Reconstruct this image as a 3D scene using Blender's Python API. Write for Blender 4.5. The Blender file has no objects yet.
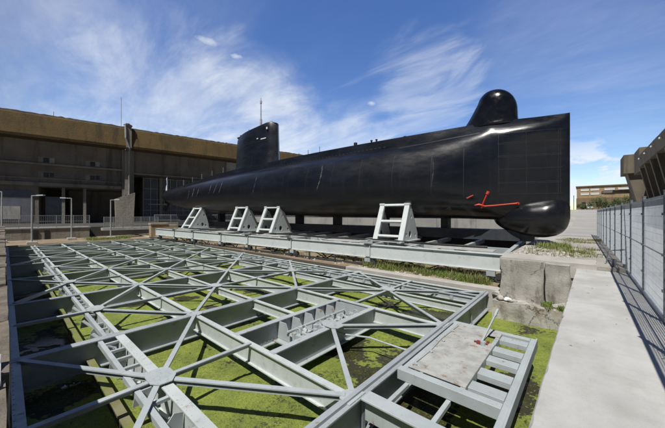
import bpy, bmesh, math, random
from mathutils import Vector, Matrix, noise
random.seed(7)
C = bpy.context.scene.collection
SC = bpy.context.scene
R = math.radians
SKIP = set()

# ------------------------------------------------------------------ camera
cam = bpy.data.cameras.new('camera'); co = bpy.data.objects.new('camera', cam); C.objects.link(co)
co.location = (0, 0, 1.7); co.rotation_euler = (R(90), 0, R(41.2))
cam.sensor_width = 36; cam.lens = 36 * 287 / 665; cam.clip_start = .05; cam.clip_end = 6000
SC.camera = co
# ------------------------------------------------------------------ world
SUN_EL, SUN_AZ = 59.0, 163.0            # azimuth clockwise from +Y
w = bpy.data.worlds.new('World'); SC.world = w; w.use_nodes = True
wt = w.node_tree; wt.nodes.clear()
def wn(t, **k):
    n = wt.nodes.new(t)
    for a, v in k.items(): setattr(n, a, v)
    return n
def wl(a, b): wt.links.new(a, b)
sky = wn('ShaderNodeTexSky', sky_type='NISHITA', sun_disc=False)
sky.sun_elevation = R(SUN_EL); sky.sun_rotation = R(SUN_AZ); sky.air_density = 1.05; sky.dust_density = .25; sky.ozone_density = 2.4
tc = wn('ShaderNodeTexCoord'); sep = wn('ShaderNodeSeparateXYZ'); wl(tc.outputs['Generated'], sep.inputs[0])
def wm(op, a, b=None, c=None, clamp=False):
    n = wn('ShaderNodeMath', operation=op, use_clamp=clamp)
    for i, v in enumerate((a, b, c)):
        if v is None: continue
        if hasattr(v, 'is_output'): wl(v, n.inputs[i])
        else: n.inputs[i].default_value = v
    return n.outputs[0]
den = wm('ADD', wm('MAXIMUM', sep.outputs[2], 0.0), .16)
px = wm('DIVIDE', sep.outputs[0], den); py = wm('DIVIDE', sep.outputs[1], den)
cmb = wn('ShaderNodeCombineXYZ'); wl(px, cmb.inputs[0]); wl(py, cmb.inputs[1])
def wnoise(vec, scale, detail, rough, rot=0, sc=(1, 1, 1), loc=(0, 0, 0), dist=0):
    mp = wn('ShaderNodeMapping'); mp.inputs['Rotation'].default_value = (0, 0, R(rot)); mp.inputs['Scale'].default_value = sc
    mp.inputs['Location'].default_value = loc
    wl(vec, mp.inputs[0])
    n = wn('ShaderNodeTexNoise'); n.inputs['Scale'].default_value = scale; n.inputs['Detail'].default_value = detail
    n.inputs['Roughness'].default_value = rough; n.inputs['Distortion'].default_value = dist; wl(mp.outputs[0], n.inputs['Vector'])
    return n.outputs[0]
def ramp(x, a, b): 
    n = wn('ShaderNodeMapRange', interpolation_type='SMOOTHSTEP'); wl(x, n.inputs[0])
    n.inputs[1].default_value = a; n.inputs[2].default_value = b
    return n.outputs[0]
edge = wnoise(cmb.outputs[0], 1.3, 6, .6, rot=35, sc=(1, 1.9, 1), loc=(11.2, 4.5, 0), dist=.8)
def blob(az, el, size, ex=1.0):                  # soft region of the sky where cloud gathers
    d = Vector((math.sin(R(az)) * math.cos(R(el)), math.cos(R(az)) * math.cos(R(el)), math.sin(R(el))))
    dp = wn('ShaderNodeVectorMath', operation='DOT_PRODUCT'); wl(tc.outputs['Generated'], dp.inputs[0]); dp.inputs[1].default_value = d
    return ramp(wm('ADD', dp.outputs['Value'], wm('MULTIPLY', wm('SUBTRACT', edge, .5), .30 * (1 - math.cos(R(size))) + .10)), math.cos(R(size * 1.1)), math.cos(R(size * .1)))
wisp = wnoise(cmb.outputs[0], 1.1, 9, .62, rot=28, sc=(1, 3.2, 1), loc=(3.1, 1.7, 0), dist=.7)
fine = wnoise(cmb.outputs[0], 3.2, 10, .66, rot=40, sc=(1, 2.0, 1), loc=(.4, 6.2, 0), dist=.6)
broad = wnoise(cmb.outputs[0], .55, 4, .5, loc=(7.3, 2.2, 0))
CLOUD_BLOBS = [(-88, 22, 22, .50), (-72, 15, 20, .74), (-56, 10, 20, .84), (-40, 7, 17, .70), (-23, 21, 12, .50), (-97, 24, 20, .36), (-38, 17, 9, .30), (2, 22, 20, .26), (14, 16, 18, .26), (-78, 36, 20, .14)]
acc = None
for az, el, size, k in CLOUD_BLOBS:
    v = wm('MULTIPLY', blob(az, el, size), k * .84)
    acc = v if acc is None else wm('MAXIMUM', acc, v)
tex = wm('ADD', wm('MULTIPLY', wisp, .62), wm('MULTIPLY', fine, .34)); tex = wm('ADD', tex, .02)
cir = ramp(wm('ADD', tex, wm('MULTIPLY', acc, .36)), .46, 1.02)
cir = wm('MULTIPLY', cir, wm('ADD', wm('MULTIPLY', acc, 1.25), .08), clamp=True)
veil = wm('MULTIPLY', wm('MULTIPLY', acc, .52), ramp(broad, .2, .65))
cir = wm('MAXIMUM', cir, wm('ADD', veil, wm('MULTIPLY', cir, .75)), clamp=True)
# low cumulus by the horizon
cm = wnoise(tc.outputs['Generated'], 7, 9, .58, sc=(1, 1, 2.4), loc=(.3, .2, .9))
low = wm('MULTIPLY', ramp(sep.outputs[2], .012, .06), wm('SUBTRACT', 1.0, ramp(sep.outputs[2], .10, .24)))
cum = wm('MULTIPLY', ramp(cm, .49, .60), wm('MULTIPLY', low, wm('ADD', wm('MULTIPLY', blob(4, 8, 26), .95), .12)))
puff = None
for az, el, size in ((-64.5, 29, 2.6), (-62.5, 25.5, 3.2), (-59.8, 27.5, 1.6), (-38, 16.5, 4.0), (-33.5, 21, 1.6), (4.2, 6.6, 3.4), (1.2, 4.0, 5.0), (-2.2, 8.0, 3.0), (7.2, 4.8, 3.6)):
    d = Vector((math.sin(R(az)) * math.cos(R(el)), math.cos(R(az)) * math.cos(R(el)), math.sin(R(el))))
    df = wn('ShaderNodeVectorMath', operation='SUBTRACT'); wl(tc.outputs['Generated'], df.inputs[0]); df.inputs[1].default_value = d
    sc_ = wn('ShaderNodeVectorMath', operation='MULTIPLY'); wl(df.outputs[0], sc_.inputs[0]); sc_.inputs[1].default_value = (1, 1, 2.6)
    ln = wn('ShaderNodeVectorMath', operation='LENGTH'); wl(sc_.outputs[0], ln.inputs[0])
    v = wm('SUBTRACT', 1.0, wm('DIVIDE', ln.outputs['Value'], R(size)))
    puff = v if puff is None else wm('MAXIMUM', puff, v)
pn = wnoise(tc.outputs['Generated'], 22, 8, .62, sc=(1, 1, 2.0), loc=(2, 5, 1))
puff = wm('MULTIPLY', ramp(wm('ADD', puff, wm('MULTIPLY', wm('SUBTRACT', pn, .5), 2.0)), .05, 1.25), .62)
mask = wm('MAXIMUM', wm('MAXIMUM', cir, cum), puff, clamp=True)
hz = wn('ShaderNodeHueSaturation'); hz.inputs['Saturation'].default_value = 1.22; hz.inputs['Hue'].default_value = .513; hz.inputs['Value'].default_value = 1.0; wl(sky.outputs[0], hz.inputs['Color'])
mx = wn('ShaderNodeMix', data_type='RGBA'); wl(mask, mx.inputs[0]); wl(hz.outputs[0], mx.inputs[6]); mx.inputs[7].default_value = (5.6, 5.9, 6.3, 1)
# added dimming: sky full on the view side, cut elsewhere to lower fill light
dv = wn('ShaderNodeVectorMath', operation='DOT_PRODUCT'); wl(tc.outputs['Generated'], dv.inputs[0]); dv.inputs[1].default_value = Vector((-.62, .76, .12)).normalized()
side = wn('ShaderNodeMapRange', interpolation_type='SMOOTHSTEP'); wl(dv.outputs['Value'], side.inputs[0])
for i_, v_ in ((1, .26), (2, .76), (3, .14), (4, .92)): side.inputs[i_].default_value = v_
dim = wn('ShaderNodeVectorMath', operation='SCALE'); wl(mx.outputs[2], dim.inputs[0]); wl(side.outputs[0], dim.inputs['Scale'])
bg = wn('ShaderNodeBackground'); bg.inputs['Strength'].default_value = .15; wl(dim.outputs[0], bg.inputs[0])
wo = wn('ShaderNodeOutputWorld'); wl(bg.outputs[0], wo.inputs[0])
# ------------------------------------------------------------------ sun
sl = bpy.data.lights.new('sun', 'SUN'); sl.energy = 4.6; sl.angle = R(.53); sl.color = (1, .965, .9)
so = bpy.data.objects.new('sun', sl); C.objects.link(so)
sd = Vector((math.sin(R(SUN_AZ)) * math.cos(R(SUN_EL)), math.cos(R(SUN_AZ)) * math.cos(R(SUN_EL)), math.sin(R(SUN_EL))))
so.rotation_euler = sd.to_track_quat('Z', 'Y').to_euler(); so.location = (0, -20, 40)
SC.view_settings.view_transform = 'Standard'; SC.view_settings.look = 'None'; SC.view_settings.gamma = 1
SC.view_settings.use_curve_mapping = False; SC.view_settings.exposure = 0.15
SC.render.engine = 'CYCLES'; SC.cycles.max_bounces = 6; SC.cycles.diffuse_bounces = 3; SC.cycles.use_denoising = True

# ------------------------------------------------------------------ materials
def new_mat(name):
    m = bpy.data.materials.new(name); m.use_nodes = True
    t = m.node_tree; t.nodes.clear()
    o = t.nodes.new('ShaderNodeOutputMaterial'); b = t.nodes.new('ShaderNodeBsdfPrincipled'); t.links.new(b.outputs[0], o.inputs[0])
    return m, t, b
class NT:
    def __init__(s, t): s.t = t; s.tc = t.nodes.new('ShaderNodeTexCoord')
    def n(s, ty, **k):
        x = s.t.nodes.new(ty)
        for a, v in k.items(): setattr(x, a, v)
        return x
    def put(s, v, i):
        if hasattr(v, 'is_output'): s.t.links.new(v, i)
        else: i.default_value = v
    def math(s, op, a, b=None, clamp=False):
        x = s.n('ShaderNodeMath', operation=op, use_clamp=clamp); s.put(a, x.inputs[0])
        if b is not None: s.put(b, x.inputs[1])
        return x.outputs[0]
    def noise(s, scale, detail=5, rough=.55, sc=(1, 1, 1), coord='Object', loc=(0, 0, 0), dist=0):
        mp = s.n('ShaderNodeMapping'); mp.inputs['Scale'].default_value = sc; mp.inputs['Location'].default_value = loc
        s.t.links.new(s.tc.outputs[coord], mp.inputs[0])
        x = s.n('ShaderNodeTexNoise'); x.inputs['Scale'].default_value = scale; x.inputs['Detail'].default_value = detail
        x.inputs['Roughness'].default_value = rough; x.inputs['Distortion'].default_value = dist
        s.t.links.new(mp.outputs[0], x.inputs['Vector']); return x.outputs[0]
    def ramp(s, x, a, b, lo=0, hi=1):
        r = s.n('ShaderNodeMapRange', interpolation_type='SMOOTHSTEP'); s.put(x, r.inputs[0])
        for i, v in ((1, a), (2, b), (3, lo), (4, hi)): r.inputs[i].default_value = v
        return r.outputs[0]
    def mix(s, f, a, b):
        x = s.n('ShaderNodeMix', data_type='RGBA'); s.put(f, x.inputs[0])
        for v, i in ((a, 6), (b, 7)):
            if hasattr(v, 'is_output'): s.t.links.new(v, x.inputs[i])
            else: x.inputs[i].default_value = (*v, 1)
        return x.outputs[2]
    def bump(s, h, strength=.3, dist=.02):
        x = s.n('ShaderNodeBump'); x.inputs['Strength'].default_value = strength; x.inputs['Distance'].default_value = dist
        s.put(h, x.inputs['Height']); return x.outputs[0]
def surface(name, a, b, rough=.7, scale=1.5, dirt=None, dirt_scale=.7, dirt_lim=(.55, .72), dirt_amt=.8, streak=False, bump=.25, bscale=30, bdist=.01, metallic=0, spec=.5, fine=.0, coord='Object'):
    m, t, p = new_mat(name); k = NT(t)
    c = k.mix(k.ramp(k.noise(scale, 6, .6, coord=coord), .35, .68), a, b)
    if fine:
        c = k.mix(k.math('MULTIPLY', k.ramp(k.noise(scale * 22, 3, .6, coord=coord), .52, .7), fine), c, tuple(x * .45 for x in a))
    if dirt:
        n = k.noise(dirt_scale, 7, .65, sc=(1, 1, .18) if streak else (1, 1, 1), coord=coord, loc=(4, 2, 1))
        c = k.mix(k.math('MULTIPLY', k.ramp(n, *dirt_lim), dirt_amt), c, dirt)
    t.links.new(c, p.inputs['Base Color'])
    t.links.new(k.ramp(k.noise(scale * 2.3, 4, coord=coord), .3, .7, max(rough - .1, .02), min(rough + .1, 1)), p.inputs['Roughness'])
    p.inputs['Metallic'].default_value = metallic; p.inputs['Specular IOR Level'].default_value = spec
    if bump: t.links.new(k.bump(k.noise(bscale, 5, .65, coord=coord), bump, bdist), p.inputs['Normal'])
    return m

M = {}
ZW, ZT = -1.85, -1.1          # water level, top of the steel frame
def paint_mat(name, a, b, rust_lim=(.585, .68), rust=.8):
    m, t, p = new_mat(name); k = NT(t)
    c = k.mix(k.ramp(k.noise(.9, 6, .6), .3, .7), a, b)
    c = k.mix(k.math('MULTIPLY', k.ramp(k.noise(5, 8, .7), .5, .72), .35), c, tuple(x * .6 for x in a))
    grime = k.ramp(k.noise(2.2, 8, .72, loc=(3, 3, 3)), .56, .74)
    c = k.mix(k.math('MULTIPLY', grime, .4), c, (.15, .145, .12))
    ru = k.math('MULTIPLY', k.ramp(k.noise(4.3, 9, .75, loc=(9, 1, 4)), *rust_lim), rust)
    c = k.mix(ru, c, (.25, .12, .045))
    run = k.ramp(k.noise(3.0, 6, .7, sc=(3.2, 3.2, .35), loc=(6, 2, 2)), .58, .72)
    c = k.mix(k.math('MULTIPLY', run, rust * .38), c, (.27, .17, .085))
    drop = k.ramp(k.noise(11, 4, .75, loc=(1, 8, 8)), .70, .74)
    c = k.mix(k.math('MULTIPLY', drop, .7), c, (.75, .74, .70))
    t.links.new(c, p.inputs['Base Color'])
    t.links.new(k.ramp(k.noise(7, 4), .3, .7, .42, .68), p.inputs['Roughness'])
    t.links.new(k.bump(k.noise(28, 4, .6), .12, .01), p.inputs['Normal'])
    return m
M['paint'] = paint_mat('grey_green_paint', (.42, .46, .47), (.33, .37, .38))
M['paint_shaded'] = paint_mat('shaded_girder_paint', (.34, .375, .395), (.27, .30, .32))  # darker copy of the frame paint, shade of the girder webs put into the colour
M['paint_pale'] = paint_mat('pale_beam_paint', (.52, .56, .555), (.43, .465, .46))  # paler mix of the frame paint for the cross beams
M['paint_white'] = paint_mat('pale_cradle_paint', (.58, .62, .62), (.52, .565, .565), rust_lim=(.66, .76), rust=.5)
M['plate'] = surface('worn_plate', (.43, .435, .42), (.31, .31, .295), .7, 4.5, dirt=(.24, .13, .05), dirt_scale=6, dirt_lim=(.57, .66), dirt_amt=.7, bump=.3, bscale=60, fine=.5)
M['dark_steel'] = surface('dark_steel', (.035, .04, .045), (.06, .06, .06), .55, 3, dirt=(.10, .06, .035), dirt_lim=(.55, .7))
M['galv'] = surface('galvanised_steel', (.36, .39, .42), (.48, .51, .54), .45, 4, metallic=.35, bump=.05)
M['dull'] = surface('dull_galvanised', (.22, .235, .25), (.28, .295, .31), .6, 3, bump=0)
M['wire'] = surface('bright_zinc_wire', (.47, .51, .56), (.40, .44, .49), .5, 4, bump=0)
M['pole'] = surface('painted_lamp_pole', (.36, .37, .37), (.28, .29, .29), .5, 2, bump=.05)
M['post'] = surface('dark_fence_post', (.17, .19, .21), (.22, .24, .26), .5, 5, metallic=.3, bump=.05)
M['dull_red'] = surface('faded_red', (.22, .04, .03), (.14, .04, .03), .7, 6)
M['red'] = surface('red_paint', (.55, .035, .02), (.48, .05, .03), .5, 3, bump=.08)
M['timber'] = surface('mossy_timber', (.14, .14, .055), (.20, .185, .11), .85, 3, dirt=(.16, .20, .03), dirt_scale=2, dirt_lim=(.4, .6), bump=.5)
M['concrete'] = surface('pale_concrete', (.44, .42, .385), (.36, .345, .315), .88, 1.2, dirt=(.22, .20, .175), dirt_scale=.9, dirt_lim=(.52, .75), dirt_amt=.5, bump=.35, bscale=45, fine=.25)
M['wall_concrete'] = surface('wall_concrete', (.36, .355, .34), (.27, .27, .26), .9, .7, dirt=(.13, .125, .11), dirt_scale=1.2, streak=True, bump=.3, bscale=30)
def block_mat():
    m, t, p = new_mat('weathered_block_concrete'); k = NT(t)
    c = k.mix(k.ramp(k.noise(1.7, 7, .65), .33, .66), (.45, .435, .40), (.30, .285, .255))
    st = k.ramp(k.noise(2.6, 8, .7, sc=(1.3, 1.3, .35)), .5, .68)
    c = k.mix(k.math('MULTIPLY', st, .8), c, (.13, .105, .075))
    c = k.mix(k.math('MULTIPLY', k.ramp(k.noise(1.3, 7, .7, loc=(5, 5, 2)), .56, .70), .6), c, (.33, .23, .13))
    cr = k.n('ShaderNodeTexVoronoi', feature='DISTANCE_TO_EDGE'); cr.inputs['Scale'].default_value = .62
    mp = k.n('ShaderNodeVectorMath', operation='ADD'); t.links.new(k.tc.outputs['Object'], mp.inputs[0])
    nn = k.n('ShaderNodeTexNoise'); nn.inputs['Scale'].default_value = 3.5; nn.inputs['Detail'].default_value = 9; nn.inputs['Roughness'].default_value = .7
    t.links.new(k.tc.outputs['Object'], nn.inputs['Vector'])
    sc_ = k.n('ShaderNodeVectorMath', operation='SCALE'); t.links.new(nn.outputs['Color'], sc_.inputs[0]); sc_.inputs['Scale'].default_value = .7
    t.links.new(sc_.outputs[0], mp.inputs[1]); t.links.new(mp.outputs[0], cr.inputs['Vector'])
    crack = k.math('MULTIPLY', k.ramp(cr.outputs['Distance'], .001, .011, 1, 0), k.ramp(k.noise(1.1, 3, loc=(8, 1, 1)), .42, .6))
    c = k.mix(k.math('MULTIPLY', crack, .8), c, (.06, .05, .04))
    t.links.new(c, p.inputs['Base Color']); p.inputs['Roughness'].default_value = .92
    h = k.math('SUBTRACT', k.noise(14, 8, .7), k.math('MULTIPLY', crack, .8))
    t.links.new(k.bump(h, .7, .03), p.inputs['Normal']); return m
M['block'] = block_mat()
def walkway_mat():
    m, t, p = new_mat('walkway_concrete'); k = NT(t)
    c = k.mix(k.ramp(k.noise(.8, 7, .62, sc=(1.6, 1, 1)), .32, .68), (.49, .485, .465), (.375, .37, .352))
    st = k.ramp(k.noise(1.6, 8, .72, sc=(.45, 1.7, 1), loc=(2, 8, 0)), .52, .74)
    c = k.mix(k.math('MULTIPLY', st, .45), c, (.30, .29, .265))
    c = k.mix(k.math('MULTIPLY', k.ramp(k.noise(70, 3, .6), .6, .72), .4), c, (.24, .23, .21))
    c = k.mix(k.math('MULTIPLY', k.ramp(k.noise(4.2, 6, .7, loc=(1, 3, 3)), .64, .72), .5), c, (.22, .21, .19))
    sc1 = k.ramp(k.noise(2.4, 10, .8, sc=(.22, 2.6, 1), loc=(3, 1, 6)), .60, .70)
    c = k.mix(k.math('MULTIPLY', sc1, .4), c, (.22, .21, .19))
    sp = k.ramp(k.noise(1.1, 9, .75, loc=(6, 6, 2)), .5, .74)
    c = k.mix(k.math('MULTIPLY', sp, .35), c, (.26, .25, .22))
    t.links.new(c, p.inputs['Base Color']); p.inputs['Roughness'].default_value = .9
    h = k.math('ADD', k.noise(90, 4, .7), k.math('MULTIPLY', k.noise(2.5, 6, .6, sc=(.4, 2, 1)), 1.2))
    t.links.new(k.bump(h, .35, .012), p.inputs['Normal']); return m
M['walk'] = walkway_mat()
def ground_mat(name, a, b, d, g=None, scale=.35):
    m, t, p = new_mat(name); k = NT(t)
    c = k.mix(k.ramp(k.noise(scale, 8, .65), .36, .64), a, b)
    c = k.mix(k.math('MULTIPLY', k.ramp(k.noise(scale * 30, 5, .7), .5, .68), .5), c, d)
    if g: c = k.mix(k.math('MULTIPLY', k.ramp(k.noise(scale * 1.8, 8, .7, loc=(3, 7, 0)), .56, .68), .8), c, g)
    t.links.new(c, p.inputs['Base Color']); p.inputs['Roughness'].default_value = .95
    t.links.new(k.bump(k.noise(24, 8, .75), .8, .03), p.inputs['Normal']); return m
M['ground'] = ground_mat('pale_gravel_ground', (.42, .40, .36), (.32, .30, .265), (.20, .185, .16))
M['low_ground'] = ground_mat('brown_earth', (.30, .235, .16), (.22, .17, .115), (.12, .09, .06), (.10, .115, .03), .5)
M['shaded_quay'] = ground_mat('shaded_quay_ground', (.07, .066, .06), (.05, .048, .045), (.035, .033, .03), None, .2)  # bunker shade over the quay put into this dark ground colour
M['road'] = ground_mat('worn_asphalt', (.37, .36, .34), (.31, .30, .285), (.22, .215, .205), None, .2)
def stone_mat(name='old_stone', scale=1.6, a=(.36, .33, .28), b=(.22, .20, .17)):
    m, t, p = new_mat(name); k = NT(t)
    br = k.n('ShaderNodeTexBrick'); br.inputs['Scale'].default_value = scale
    br.inputs['Color1'].default_value = (*a, 1); br.inputs['Color2'].default_value = (*b, 1); br.inputs['Mortar'].default_value = (.09, .08, .065, 1)
    br.inputs['Mortar Size'].default_value = .02; br.inputs['Bias'].default_value = -.1
    br.inputs['Brick Width'].default_value = .9; br.inputs['Row Height'].default_value = .45
    t.links.new(k.tc.outputs['Object'], br.inputs['Vector'])
    c = k.mix(k.math('MULTIPLY', k.ramp(k.noise(5, 8, .7), .4, .7), .7), br.outputs['Color'], (.12, .105, .085))
    t.links.new(c, p.inputs['Base Color']); p.inputs['Roughness'].default_value = .95
    t.links.new(k.bump(k.math('ADD', k.noise(9, 8, .7), k.math('MULTIPLY', br.outputs['Fac'], -.6)), .8, .04), p.inputs['Normal']); return m
M['stone'] = stone_mat()
M['coping'] = surface('coping_stone', (.20, .17, .13), (.115, .098, .078), .95, 2.2, dirt=(.055, .048, .038), dirt_scale=1.7, dirt_lim=(.48, .66), bump=.8, bscale=18, bdist=.03, fine=.4)
def hull_mat():
    m, t, p = new_mat('black_hull_paint'); k = NT(t)
    sx = k.n('ShaderNodeSeparateXYZ'); t.links.new(k.tc.outputs['Object'], sx.inputs[0])
    S, Yl, Z = sx.outputs
    dust_sky = k.math('MULTIPLY', k.ramp(k.noise(.8, 8, .65, sc=(.35, 1, 1)), .36, .7), k.ramp(Z, 3.6, 5.6, .25, 1))
    c = k.mix(dust_sky, (.004, .0048, .008), (.012, .0148, .024))  # dust, with sky reflection on the upper hull painted in as its blue
    run = k.ramp(k.noise(1.6, 7, .7, sc=(2.2, 1, .10)), .52, .74)
    c = k.mix(k.math('MULTIPLY', run, .28), c, (.028, .028, .029))
    wear = k.ramp(k.noise(2.7, 10, .78, sc=(.5, 1, 1), loc=(7, 2, 4)), .62, .73)
    c = k.mix(k.math('MULTIPLY', wear, .22), c, (.075, .075, .075))
    # rusty, dusty underside
    und = k.math('MULTIPLY', k.ramp(Z, 3.1, 1.9), k.ramp(k.noise(1.2, 7, .65, sc=(.3, 1, 1)), .35, .65))
    c = k.mix(k.math('MULTIPLY', und, .4), c, (.028, .026, .023))
    scr = k.ramp(k.noise(3.2, 10, .82, sc=(.12, 1, 2.2), loc=(2, 8, 1)), .60, .70)
    c = k.mix(k.math('MULTIPLY', scr, .25), c, (.11, .112, .12))
    # chafe marks
    for s0, wd, z0, z1, amp, bow in [(13.6, .07, 3.2, 5.3, .55, .3), (5.9, .05, 3.0, 4.9, .16, .1), (26.6, .10, 3.6, 5.0, .3, .25), (27.6, .08, 3.7, 5.0, .3, .3), (28.7, .09, 3.6, 4.8, .35, .3), (31.5, .10, 3.5, 4.8, .35, .35), (32.8, .12, 3.4, 4.7, .4, .35), (34.0, .10, 3.4, 4.5, .28, .35), (21.0, .06, 3.4, 5.1, .22, .2)]:
        q = k.math('DIVIDE', k.math('SUBTRACT', Z, (z0 + z1) / 2), (z1 - z0) / 2)
        off = k.math('ADD', k.math('MULTIPLY', k.math('MULTIPLY', q, q), bow), k.math('MULTIPLY', q, -bow * .4))
        dd = k.math('ABSOLUTE', k.math('SUBTRACT', S, k.math('ADD', off, s0)))
        mk = k.math('MULTIPLY', k.ramp(dd, wd, 0), k.ramp(k.math('ABSOLUTE', q), 1.0, .55))
        mk = k.math('MULTIPLY', mk, k.ramp(k.noise(3.5, 7, .7), .36, .62))
        c = k.mix(k.math('MULTIPLY', mk, amp), c, (.42, .42, .40))
    t.links.new(c, p.inputs['Base Color'])
    rg = k.ramp(k.noise(1.4, 8, .68, sc=(.4, 1, 1), loc=(1, 5, 9)), .3, .72, .17, .32)
    rg = k.math('ADD', rg, k.ramp(S, 3.5, 9.0, 0, .12))
    t.links.new(rg, p.inputs['Roughness'])
    pl = k.noise(1.0, 2, .5, sc=(.7, 1, 1.3))
    h = k.math('ADD', k.math('ADD', k.math('MULTIPLY', k.noise(.9, 3, .5), .9), k.math('MULTIPLY', pl, .9)), k.math('MULTIPLY', k.noise(22, 4, .6), .06))
    t.links.new(k.bump(h, .16, .05), p.inputs['Normal']); return m
M['hull'] = hull_mat()
M['dome'] = surface('gloss_black_dome', (.005, .0055, .0075), (.009, .01, .012), .18, 1.5, bump=.04, bscale=6)
M['seam'] = surface('hull_seam', (.014, .015, .018), (.034, .034, .036), .5, 9, bump=0)
M['black'] = surface('matt_black_steel', (.012, .012, .014), (.02, .02, .022), .6, 3, bump=.1)
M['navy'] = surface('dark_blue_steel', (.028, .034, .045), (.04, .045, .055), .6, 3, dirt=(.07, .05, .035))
M['white'] = surface('white_paint', (.8, .8, .79), (.7, .7, .69), .6, 2, bump=.05)
M['glass'] = surface('dark_window', (.02, .024, .03), (.03, .035, .04), .15, 1, bump=.03)
M['blue_glass'] = surface('bluish_glazing', (.09, .11, .15), (.06, .075, .105), .3, .4, bump=.05)
def bunker_mat(name, a, b, d, rib=False):
    m, t, p = new_mat(name); k = NT(t)
    c = k.mix(k.ramp(k.noise(.22, 8, .65), .35, .68), a, b)
    st = k.ramp(k.noise(.8, 8, .7, sc=(1, 1, .09)), .48, .68)
    c = k.mix(k.math('MULTIPLY', st, .7), c, d)
    c = k.mix(k.math('MULTIPLY', k.ramp(k.noise(1.9, 8, .75, loc=(2, 9, 3)), .60, .70), .45), c, tuple(min(x * 1.9, .5) for x in a))
    br = k.n('ShaderNodeTexBrick'); br.inputs['Scale'].default_value = .5
    sx = k.n('ShaderNodeSeparateXYZ'); t.links.new(k.tc.outputs['Object'], sx.inputs[0])
    cb = k.n('ShaderNodeCombineXYZ'); t.links.new(k.math('ADD', sx.outputs[0], sx.outputs[1]), cb.inputs[0]); t.links.new(sx.outputs[2], cb.inputs[1])
    t.links.new(cb.outputs[0], br.inputs['Vector']); br.inputs['Mortar Size'].default_value = .012
    c = k.mix(k.math('MULTIPLY', br.outputs['Fac'], .16), c, d)
    t.links.new(c, p.inputs['Base Color']); p.inputs['Roughness'].default_value = .92
    t.links.new(k.bump(k.noise(4, 9, .75), .7, .08), p.inputs['Normal']); return m
M['ochre'] = bunker_mat('ochre_stained_concrete', (.115, .074, .024), (.075, .052, .020), (.03, .024, .015))
M['bunker'] = bunker_mat('dark_bunker_concrete', (.20, .178, .155), (.145, .128, .113), (.065, .056, .048))
M['bunker_light'] = bunker_mat('grey_bunker_concrete', (.27, .25, .215), (.21, .195, .17), (.10, .09, .078))
M['roof'] = bunker_mat('roof_rubble', (.12, .105, .078), (.075, .066, .05), (.035, .03, .025))
M['bunker_right'] = bunker_mat('brown_bunker_concrete', (.17, .145, .105), (.125, .105, .078), (.06, .05, .036))
M['tan_render'] = bunker_mat('tan_render', (.34, .24, .135), (.29, .205, .12), (.19, .13, .08))
M['brown_render'] = bunker_mat('brown_render', (.20, .14, .085), (.16, .115, .07), (.11, .08, .05))
def leaf_mat(name, a, b):
    m, t, p = new_mat(name); k = NT(t)
    t.links.new(k.mix(k.ramp(k.noise(1.3, 5), .35, .65), a, b), p.inputs['Base Color']); p.inputs['Roughness'].default_value = .65
    return m
M['leaf'] = leaf_mat('shrub_leaf', (.05, .075, .02), (.09, .115, .035))
M['grass'] = leaf_mat('weed_green', (.11, .17, .025), (.19, .22, .05))
M['drygrass'] = leaf_mat('dry_weed', (.22, .19, .08), (.14, .15, .045))
def algae_mat():
    m, t, p = new_mat('duckweed_mat'); k = NT(t)
    c = k.mix(k.ramp(k.noise(1.1, 8, .65), .36, .66), (.285, .345, .05), (.19, .245, .04))
    c = k.mix(k.math('MULTIPLY', k.ramp(k.noise(9, 8, .8, loc=(2, 2, 7)), .46, .64), .5), c, (.13, .16, .026))
    c = k.mix(k.math('MULTIPLY', k.ramp(k.noise(32, 6, .8), .46, .62), .7), c, (.07, .085, .018))
    c = k.mix(k.math('MULTIPLY', k.ramp(k.noise(5, 9, .75, loc=(5, 3, 1)), .59, .67), .65), c, (.05, .055, .022))
    c = k.mix(k.math('MULTIPLY', k.ramp(k.noise(55, 3, .7, loc=(1, 3, 8)), .6, .68), .7), c, (.36, .38, .09))
    hole = k.math('MULTIPLY', k.ramp(k.noise(13, 8, .8, loc=(4, 7, 2)), .50, .57), k.ramp(k.noise(.9, 5, .6, loc=(8, 3, 5)), .44, .62))
    c = k.mix(k.math('MULTIPLY', hole, .85), c, (.042, .042, .018))
    gx = k.n('ShaderNodeSeparateXYZ'); t.links.new(k.tc.outputs['Object'], gx.inputs[0])
    edge_ = k.math('ADD', k.ramp(gx.outputs[2], ZW + .001, ZW + .013), k.math('MULTIPLY', k.math('SUBTRACT', k.noise(34, 5, .8, loc=(3, 9, 4)), .5), 2.4))
    c = k.mix(k.ramp(edge_, .75, .45), c, (.035, .033, .016))
    t.links.new(c, p.inputs['Base Color']); p.inputs['Roughness'].default_value = .8
    t.links.new(k.bump(k.noise(38, 6, .75), .9, .03), p.inputs['Normal']); return m
M['algae'] = algae_mat()
def water_mat():
    m, t, p = new_mat('murky_water'); k = NT(t)
    c = k.mix(k.ramp(k.noise(3, 7, .7), .4, .62), (.028, .026, .014), (.05, .052, .020))
    c = k.mix(k.math('MULTIPLY', k.ramp(k.noise(26, 6, .8), .54, .62), .85), c, (.16, .185, .05))
    t.links.new(c, p.inputs['Base Color']); p.inputs['Roughness'].default_value = .22; p.inputs['Specular IOR Level'].default_value = .4
    t.links.new(k.bump(k.noise(12, 3), .12, .01), p.inputs['Normal']); return m
M['water'] = water_mat()

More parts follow.
